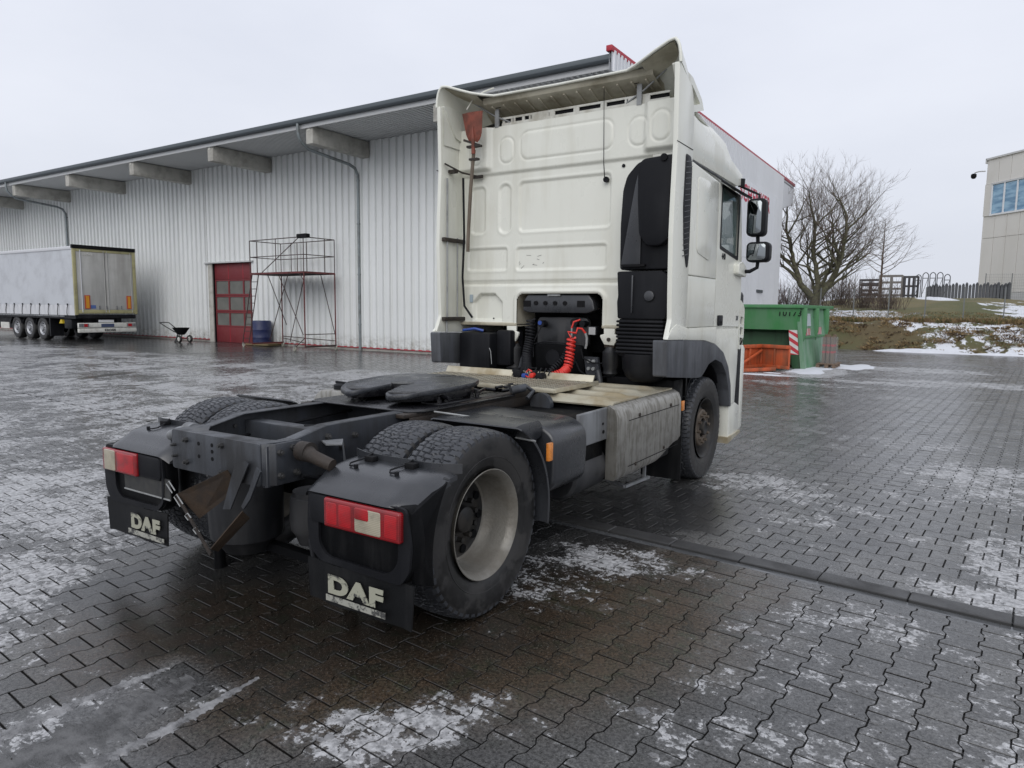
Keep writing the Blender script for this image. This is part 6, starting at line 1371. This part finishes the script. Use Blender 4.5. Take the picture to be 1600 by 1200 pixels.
# ================================================================ OFFICE BUILDING (right edge)
M['cladding'] = pbr('beige_cladding', (.66, .64, .595), .6, var=.03, vs=.4, dirt=(.60, .58, .53), da=.3, ds=.8, streak=1, objvar=.03)
M['plinth'] = pbr('pale_plinth', (.55, .55, .54), .8, var=.05, vs=.6)
M['whiteframe'] = pbr('white_window_frame', (.72, .73, .74), .4, var=.02)
t = NT('blue_office_glass'); co_ = t.coord(); bkt = t.n('ShaderNodeTexNoise'); bkt.inputs['Scale'].default_value = .9; bkt.inputs['Detail'].default_value = 4; t.l(t.coord((1, 1, 3.5)), bkt.inputs[0])
M['blueglass'] = t.fin(t.mix(t.step(bkt.outputs[0], .35, .62), (.09, .22, .36), (.26, .44, .58)), .06, 0, .9)
off = thing('office_building', 'beige clad office building with blue strip windows at the right edge, above the grass bank', 'building', (3.95, 62, 0), R(-47.7))
def OO(m, n_, mt, p=None, **k): return m.obj(n_, mt, p or off, **k)
# local: x along the facade to the right/near, y away behind it; z heights are true heights
pw_ = 1.08; W_ = 24
def topz(x): return 13.25
for i in range(22):
    a, b = i*pw_, (i+1)*pw_
    for z0_, z1_ in ((3.25, 7.35), (7.38, 9.02), (11.45, 13.25)):
        if a < .6 and z0_ == 7.38: z1_ = 9.02
        m = MB(); m.box(a+.012, b-.012, .06, .12, z0_, z1_); OO(m, 'wall_panel', M['cladding'], bevel=.012, seg=1)
m = MB(); m.box(.02, .60, 0, .12, 9.04, 11.43); OO(m, 'wall_panel', M['cladding'])
m = MB(); m.box(.0, 24.3, .125, 18, 2.0, 13.2); OO(m, 'building_core', M['cladding'])
m = MB(); m.box(-.05, 24.3, -.05, .3, 13.25, 13.38); m.box(-.08, .0, -.05, 18, 13.0, 13.38); OO(m, 'parapet_cap', M['plinth'])
m = MB(); m.box(0, 24.3, -.03, .13, -3, 3.22); OO(m, 'plinth', M['plinth'])
wn_ = mk('window_band', None, off)
for i in range(21):
    a = .68+i*1.10; m = MB(); m.box(a+.05, a+1.05, .05, .08, 9.17, 11.30); m.obj('pane', M['blueglass'], wn_)
    m = MB(); m.box(a-.05, a+.05, -.02, .11, 9.14, 11.33); m.obj('mullion', M['whiteframe'], wn_)
m = MB(); m.box(.62, 24.2, -.04, .10, 9.02, 9.15); m.obj('sill', M['whiteframe'], wn_); m = MB(); m.box(.62, 24.2, -.03, .10, 11.32, 11.43); m.obj('head_frame', M['fascia'], wn_)
sc_ = mk('security_camera', None, off); m = MB(); m.tube([(0, -.05, 12.45), (-.3, -.35, 12.47), (-.55, -.5, 12.40)], .05, 8); m.obj('camera_arm', M['fascia'], sc_); m = MB(); m.lathe([(11.95, 0), (11.98, .12), (12.1, .19), (12.28, .19), (12.34, .12), (12.36, 0)], 2, (-.58, -.52, 0), 18); m.obj('camera_dome', M['dark'], sc_)

# ================================================================ TREES
def barkmat(name, a, b):
    t = NT(name); co = t.coord(); n = t.noise(co, 6, 5, .7); t.bump(t.noise(co, 22, 5), .7, .02); return t.fin(t.mix(t.step(n, .35, .65), a, b), .9)
M['bark'] = barkmat('mossy_bark', (.060, .052, .040), (.125, .125, .070)); M['bark2'] = barkmat('twig_bark', (.075, .056, .045), (.14, .105, .08))
class Tree:
    def __init__(s, seed): s.r = random.Random(seed); s.thick = MB(); s.thin = MB(); s.crown = None
    def limb(s, p, d, L, r, lvl, maxl, up_=.25, gn=.18):
        n = max(4, int(L/.28)) if lvl < 3 else 4; pts = [p]; rad = [r]; d = d.normalized(); rr_ = r; kids = []
        for i in range(n):
            j = Vector((s.r.gauss(0, gn), s.r.gauss(0, gn), s.r.gauss(0, gn*.7)+up_*.16)); d = (d+j).normalized()
            q = pts[-1]+d*(L/n); q_r = r*(1-.55*(i+1)/n) if lvl < maxl else r*(1-.8*(i+1)/n); pts.append(q); rad.append(q_r); kids.append((q, d.copy(), q_r, (i+1)/n))
        (s.thick if r > .028 else s.thin).tube(pts, rad, 7 if r > .05 else (5 if r > .018 else 3), cap=False)
        if lvl >= maxl: return
        nk = {0: 0, 1: 6, 2: 5, 3: 5, 4: 3}.get(lvl, 3)
        for k in range(nk):
            t_ = s.r.uniform(.25, 1) if k < nk-2 else 1.0; q, dd, qr, _ = kids[min(n-1, int(t_*n))]
            ax = Vector((s.r.gauss(0, 1), s.r.gauss(0, 1), s.r.gauss(0, .6))); side = (ax-dd*ax.dot(dd)).normalized(); ang = s.r.uniform(.35, .95) if t_ < 1 else s.r.uniform(.15, .5)
            nd = dd*math.cos(ang)+side*math.sin(ang); nd.z += up_*.4
            s.limb(q, nd, L*s.r.uniform(.48, .78), max(.0055, qr*s.r.uniform(.5, .75)), lvl+1, maxl, up_, gn)
tz = 1.75
tr1 = thing('bare_tree', 'large bare broad-crowned tree with mossy forked trunk, growing behind the green skip', 'tree', (-3.3, 36, tz))
T = Tree(12)
T.thick.tube([(0, 0, -.4), (0.02, 0, .15), (.05, .02, .8)], [.42, .33, .30], 12, cap=False)
fk = Vector((.05, .02, .75))
for pts, r_ in (([fk+Vector((-.05, 0, -.12)), (-.75, -.1, 1.5), (-1.15, 0, 2.4), (-1.45, .1, 3.4), (-1.75, 0, 4.6)], .21), ([fk, (.12, .1, 1.6), (-.08, .2, 2.7), (-.25, .1, 3.8), (-.15, 0, 5.0)], .19), ([fk+Vector((.06, 0, -.1)), (.65, 0, 1.35), (1.05, .1, 2.2), (1.35, 0, 3.2), (1.5, .2, 4.6)], .23), ([fk+Vector((0, .05, 0)), (.45, .5, 1.9), (.75, .8, 3.0), (.7, .9, 4.2)], .12), ([fk, (-.3, .6, 1.8), (-.7, 1.0, 2.8), (-.8, 1.3, 3.8)], .11)):
    pts = [Vector(p) for p in pts]; fine = []
    for i in range(len(pts)-1):
        for k in range(4): fine.append(pts[i].lerp(pts[i+1], k/4)+Vector((T.r.gauss(0, .025), T.r.gauss(0, .025), 0)))
    fine.append(pts[-1]); rad = [r_*(1-.62*i/(len(fine)-1)) for i in range(len(fine))]
    T.thick.tube(fine, rad, 9, cap=False)
    for i in range(3, len(fine)):
        if i < 5 and T.r.random() < .5: continue
        d = (fine[i]-fine[i-1]).normalized(); a = T.r.uniform(0, 6.28); sd = Vector((math.cos(a)*1.15, math.sin(a), .25)); nd = d*.45+sd*.8
        T.limb(fine[i], nd, T.r.uniform(1.5, 2.5), rad[i]*.52, 2, 5, .30, .15)
    T.limb(fine[-1], (fine[-1]-fine[-3]), 2.1, rad[-1], 2, 5, .3, .15); T.limb(fine[-1], (fine[-1]-fine[-3])+Vector((.5, .2, 0)), 2.0, rad[-1]*.8, 2, 5, .3, .15)
T.thick.obj('trunk', M['bark'], tr1, smooth=60); tr1.scale = (.86, .86, .86)
def clump(mb, name, mat, parent):
    me = bpy.data.meshes.new(name); me.from_pydata(mb.v, [], mb.f); me.materials.append(mat); me.update(); return mk(name, me, parent)
kind(clump(T.thin, 'crown', M['bark2'], tr1), 'stuff')
def young(x, y, h, seed, label, group=None, n=26, wd=1.5):
    z = float(hgt(x, y)); t_ = thing('young_tree', label, 'tree', (x, y, z), 0, group); T = Tree(seed); T.thick.tube([(0, 0, -.2), (.0, 0, h*.5), (.03, .02, h)], [.075, .05, .012], 8, cap=False)
    for i in range(n):
        q = .30+.68*i/n; a = i*2.4; L_ = wd*(1.10-q)*1.25*T.r.uniform(.7, 1.1)+.25; T.limb(Vector((0, 0, h*q)), Vector((math.cos(a), math.sin(a), .45)), L_, .034*(1.2-q), 3, 5, .12, .12)
    T.thick.obj('trunk', M['bark2'], t_); kind(clump(T.thin, 'crown', M['bark2'], t_), 'stuff')
young(-1.33, 47.5, 5.0, 5, 'slender young bare tree with a straight stem, on the lawn right of the big tree')
young(-8.6, 40, 4.6, 8, 'thin bare sapling behind the warehouse corner, left of the big tree', n=16, wd=1.0)

# brushy shrubs and hedgerow behind
def shrub(x, y, w_, h, seed, mat, label, group, n=90):
    z = float(hgt(x, y)); rs = random.Random(seed); m = MB()
    for i in range(n):
        a = rs.uniform(0, 6.28); r_ = abs(rs.gauss(0, .45))*w_*.5; p = Vector((r_*math.cos(a), r_*math.sin(a), -.05)); d = Vector((math.cos(a)*rs.uniform(.05, .6), math.sin(a)*rs.uniform(.05, .6), 1)); L_ = h*rs.uniform(.45, 1); pts = [p]
        for k in range(3): d = (d+Vector((rs.gauss(0, .18), rs.gauss(0, .18), 0))).normalized(); pts.append(pts[-1]+d*L_/3)
        m.tube(pts, [.016, .011, .007, .003], 3, cap=False)
        for k in range(4):
            q = pts[rs.randint(1, 3)]; dd = (d+Vector((rs.gauss(0, .6), rs.gauss(0, .6), rs.uniform(0, .3)))).normalized(); m.tube([q, q+dd*L_*.25, q+dd*L_*.42+Vector((0, 0, .05))], [.008, .005, .002], 3, cap=False)
    me = bpy.data.meshes.new('bare_shrub'); me.from_pydata(m.v, [], m.f); me.materials.append(mat); me.update(); o = mk('bare_shrub', me, None, (x, y, z)); tag(o, label, 'shrub', group); return o
M['shrub'] = barkmat('shrub_twigs', (.060, .042, .034), (.115, .078, .060)); M['shrub2'] = barkmat('shrub_twigs_red', (.085, .035, .030), (.12, .06, .05))
rs = random.Random(2)
kind(shrub(-9.0, 46, 3, 2.5, 3, M['shrub'], 'x', None, 10), 'stuff') if False else None
hg = MB()
for i in range(11):
    x = -14+i*1.35; pos_ = ('under the small sapling' if i < 3 else 'beyond the big trunk')
    shrub(x, 43+rs.uniform(-1, 1.5), 2.2, rs.uniform(1.5, 2.4), 20+i, M['shrub2'] if i in (4, 5) else M['shrub'], 'leafless brown shrub in the hedgerow between the warehouse corner and the racks', 'leafless shrubs in the hedgerow')

# ================================================================ FENCE, RACKS, STILLAGES ON THE RISE
M['fencem'] = pbr('grey_fence_wire', (.16, .17, .17), .6)
fn = thing('mesh_fence', 'thin grey wire mesh fence with slim posts running along the bank', 'fence', (-4, 35.6, 0))
fx = [(-4.5+1.55*i, 35.7+.02*i) for i in range(9)]
for i, (x, y) in enumerate(fx):
    z = float(hgt(x, y)); m = MB(); m.box(x-.025+4, x+.025+4, y-.025-35.6, y+.025-35.6, z-.2, z+1.65); m.obj('fence_post', M['fencem'], fn)
m = MB()
for i in range(len(fx)-1):
    (x0, y0), (x1, y1) = fx[i], fx[i+1]; z0_, z1_ = float(hgt(x0, y0)), float(hgt(x1, y1))
    for k in range(9):
        h = .05+k*.19; m.tube([(x0+4, y0-35.6, z0_+h), (x1+4, y1-35.6, z1_+h)], .0022, 3, cap=False)
    for k in range(26):
        q = k/26; x = x0+(x1-x0)*q; y = y0+(y1-y0)*q; z = z0_+(z1_-z0_)*q; m.tube([(x+4, y-35.6, z+.05), (x+4, y-35.6, z+1.58)], .0018, 3, cap=False)
kind(clump(m, 'wire_mesh', M['fencem'], fn), 'stuff')
f2 = thing('yard_fence', 'taller wire fence in front of the office building wall', 'fence', (4.4, 57, 0))
m = MB()
for i in range(7):
    x, y = 4.4+i*1.45, 57-i*1.55; z = float(hgt(x, y)); q = MB(); q.box(x-4.4-.03, x-4.4+.03, y-57-.03, y-57+.03, z-.3, z+1.9); q.obj('fence_post', M['fencem'], f2)
    if i < 6:
        for k in range(10): m.tube([(x-4.4, y-57, z+.1+k*.19), (x+1.45-4.4, y-1.55-57, float(hgt(x+1.45, y-1.55))+.1+k*.19)], .004, 3, cap=False)
        for k in range(14): q_ = k/14; m.tube([(x-4.4+1.45*q_, y-57-1.55*q_, z+.1), (x-4.4+1.45*q_, y-57-1.55*q_, z+1.85)], .0035, 3, cap=False)
kind(clump(m, 'wire_mesh', M['fencem'], f2), 'stuff')
M['rack'] = pbr('dark_steel_rack', (.050, .050, .055), .6, var=.2); M['rackpale'] = pbr('weathered_rack', (.18, .17, .16), .7, var=.2); M['tarpdark'] = pbr('stacked_grey_load', (.085, .09, .10), .7, var=.2, vs=2)
def rack(x, y, w_, h, d_, nx, nz, mt, label, load=0, name='storage_rack', cat='rack', base=None):
    z = (float(hgt(x, y)) if base is None else base); t_ = thing(name, label, cat, (x, y, z))
    for i in range(nx+1):
        for yy in (0, d_): m = MB(); m.box(w_*i/nx-.05, w_*i/nx+.05, yy-.05, yy+.05, -.3, h); m.obj('upright', M[mt], t_)
    for k in range(nz):
        zz = .25+(h-.3)*k/max(1, nz-1)
        for yy in (0, d_): m = MB(); m.box(0, w_, yy-.035, yy+.035, zz-.06, zz+.06); m.obj('shelf_beam', M[mt], t_)
        if load and k < nz-1 and (k+load) % 2: m = MB(); m.box(.1, w_-.1, .1, d_-.1, zz+.06, zz+.06+.32*(h/nz)); m.obj('load', M['tarpdark'], t_)
    return t_
rack(-3.75, 58, 1.4, 1.5, 1.2, 2, 4, 'rack', 'low dark steel rack with grey loads, left part of the storage yard', 1, base=2.75)
rack(-2.3, 57, 1.5, 1.75, 1.2, 2, 4, 'rackpale', 'pale weathered four-shelf rack behind the slender young tree', 0, base=2.75)
rack(-.72, 58, .9, 1.7, 1.0, 3, 3, 'rack', 'narrow dark steel rack between the pale rack and the arched frames', 0, base=2.75)
for i in range(5):
    x = .05+i*.46; t_ = thing('arched_frame', ('first', 'second', 'third', 'fourth', 'fifth')[i]+' arched grey steel stillage frame from the left, beside the pale rack', 'steel frame', (x, 57.5, 2.7), 0, 'arched stillage frames in the storage yard')
    h = 1.65+(.15 if i in (1, 2, 3) else 0)
    for dx in (0, .36): m = MB(); m.box(dx-.03, dx+.03, -.03, .03, 0, h); m.obj('upright', M['tarpdark'], t_)
    m = MB(); m.tube([(0, 0, h), (.08, 0, h+.12), (.18, 0, h+.17), (.28, 0, h+.12), (.36, 0, h)], .035, 6); m.obj('arch', M['rack'], t_)
    m = MB(); m.bar((0, 0, .3), (.36, 0, h-.2), .03); m.bar((0, 0, h-.25), (.36, 0, h-.25), .05); m.obj('brace', M['rack'], t_)
for i in range(24):
    x = 1.05+i*.205; y = 56.5-i*.0; h = .92+.14*((i*7) % 3)/2+(.0 if i > 5 else -.05); m = MB(); m.box(-.085, .085, -.6, .6, -.4, h); m.box(-.05, .05, -.63, .63, h-.1, h+.07)
    o = m.obj('steel_stillage', M['tarpdark'], None, (x, y, 2.72), bevel=.015, seg=1); tag(o, 'upright dark grey steel frame standing in the long row left of the office building', 'steel frame', 'stacked steel frames in a row')
t_ = thing('lattice_mast', 'short dark lattice mast standing in the yard beside the big tree', 'mast', (-5.15, 60, 2.7))
for dx in (-.12, .12): m = MB(); m.bar((dx*1.6, 0, 0), (dx, 0, 2.3), .06); m.obj('leg', M['rack'], t_)
m = MB()
for k in range(6): m.bar((-.18, 0, .2+k*.35), (.18, 0, .4+k*.35), .04)
m.obj('lattice', M['rack'], t_)
for i, (x, lb) in enumerate(((-5.95, 'leftmost thin steel pole, two poles left of the dark lattice mast'), (-5.6, 'thin steel pole standing just left of the dark lattice mast'), (-4.75, 'thin steel pole standing just right of the dark lattice mast'), (-4.35, 'rightmost thin steel pole, between the lattice mast and the racks'))):
    m = MB(); m.box(-.03, .03, -.03, .03, -.2, 1.65+.05*(i % 2)); o = m.obj('steel_pole', M['rackpale'], None, (x, 60, 2.7)); tag(o, lb, 'pole', 'thin steel poles around the mast')
m = MB(); m.box(0, 2.3, -.1, .1, .0, .16); m.box(0, 2.3, -.1, .1, .28, .36)
for k in range(6): m.box(.05+k*.44, .12+k*.44, -.12, .12, -.1, .36)
o = m.obj('low_barrier', M['rackpale'], None, (-2.9, 54, 2.55)); tag(o, 'low weathered timber barrier on the rise in front of the racks', 'barrier')
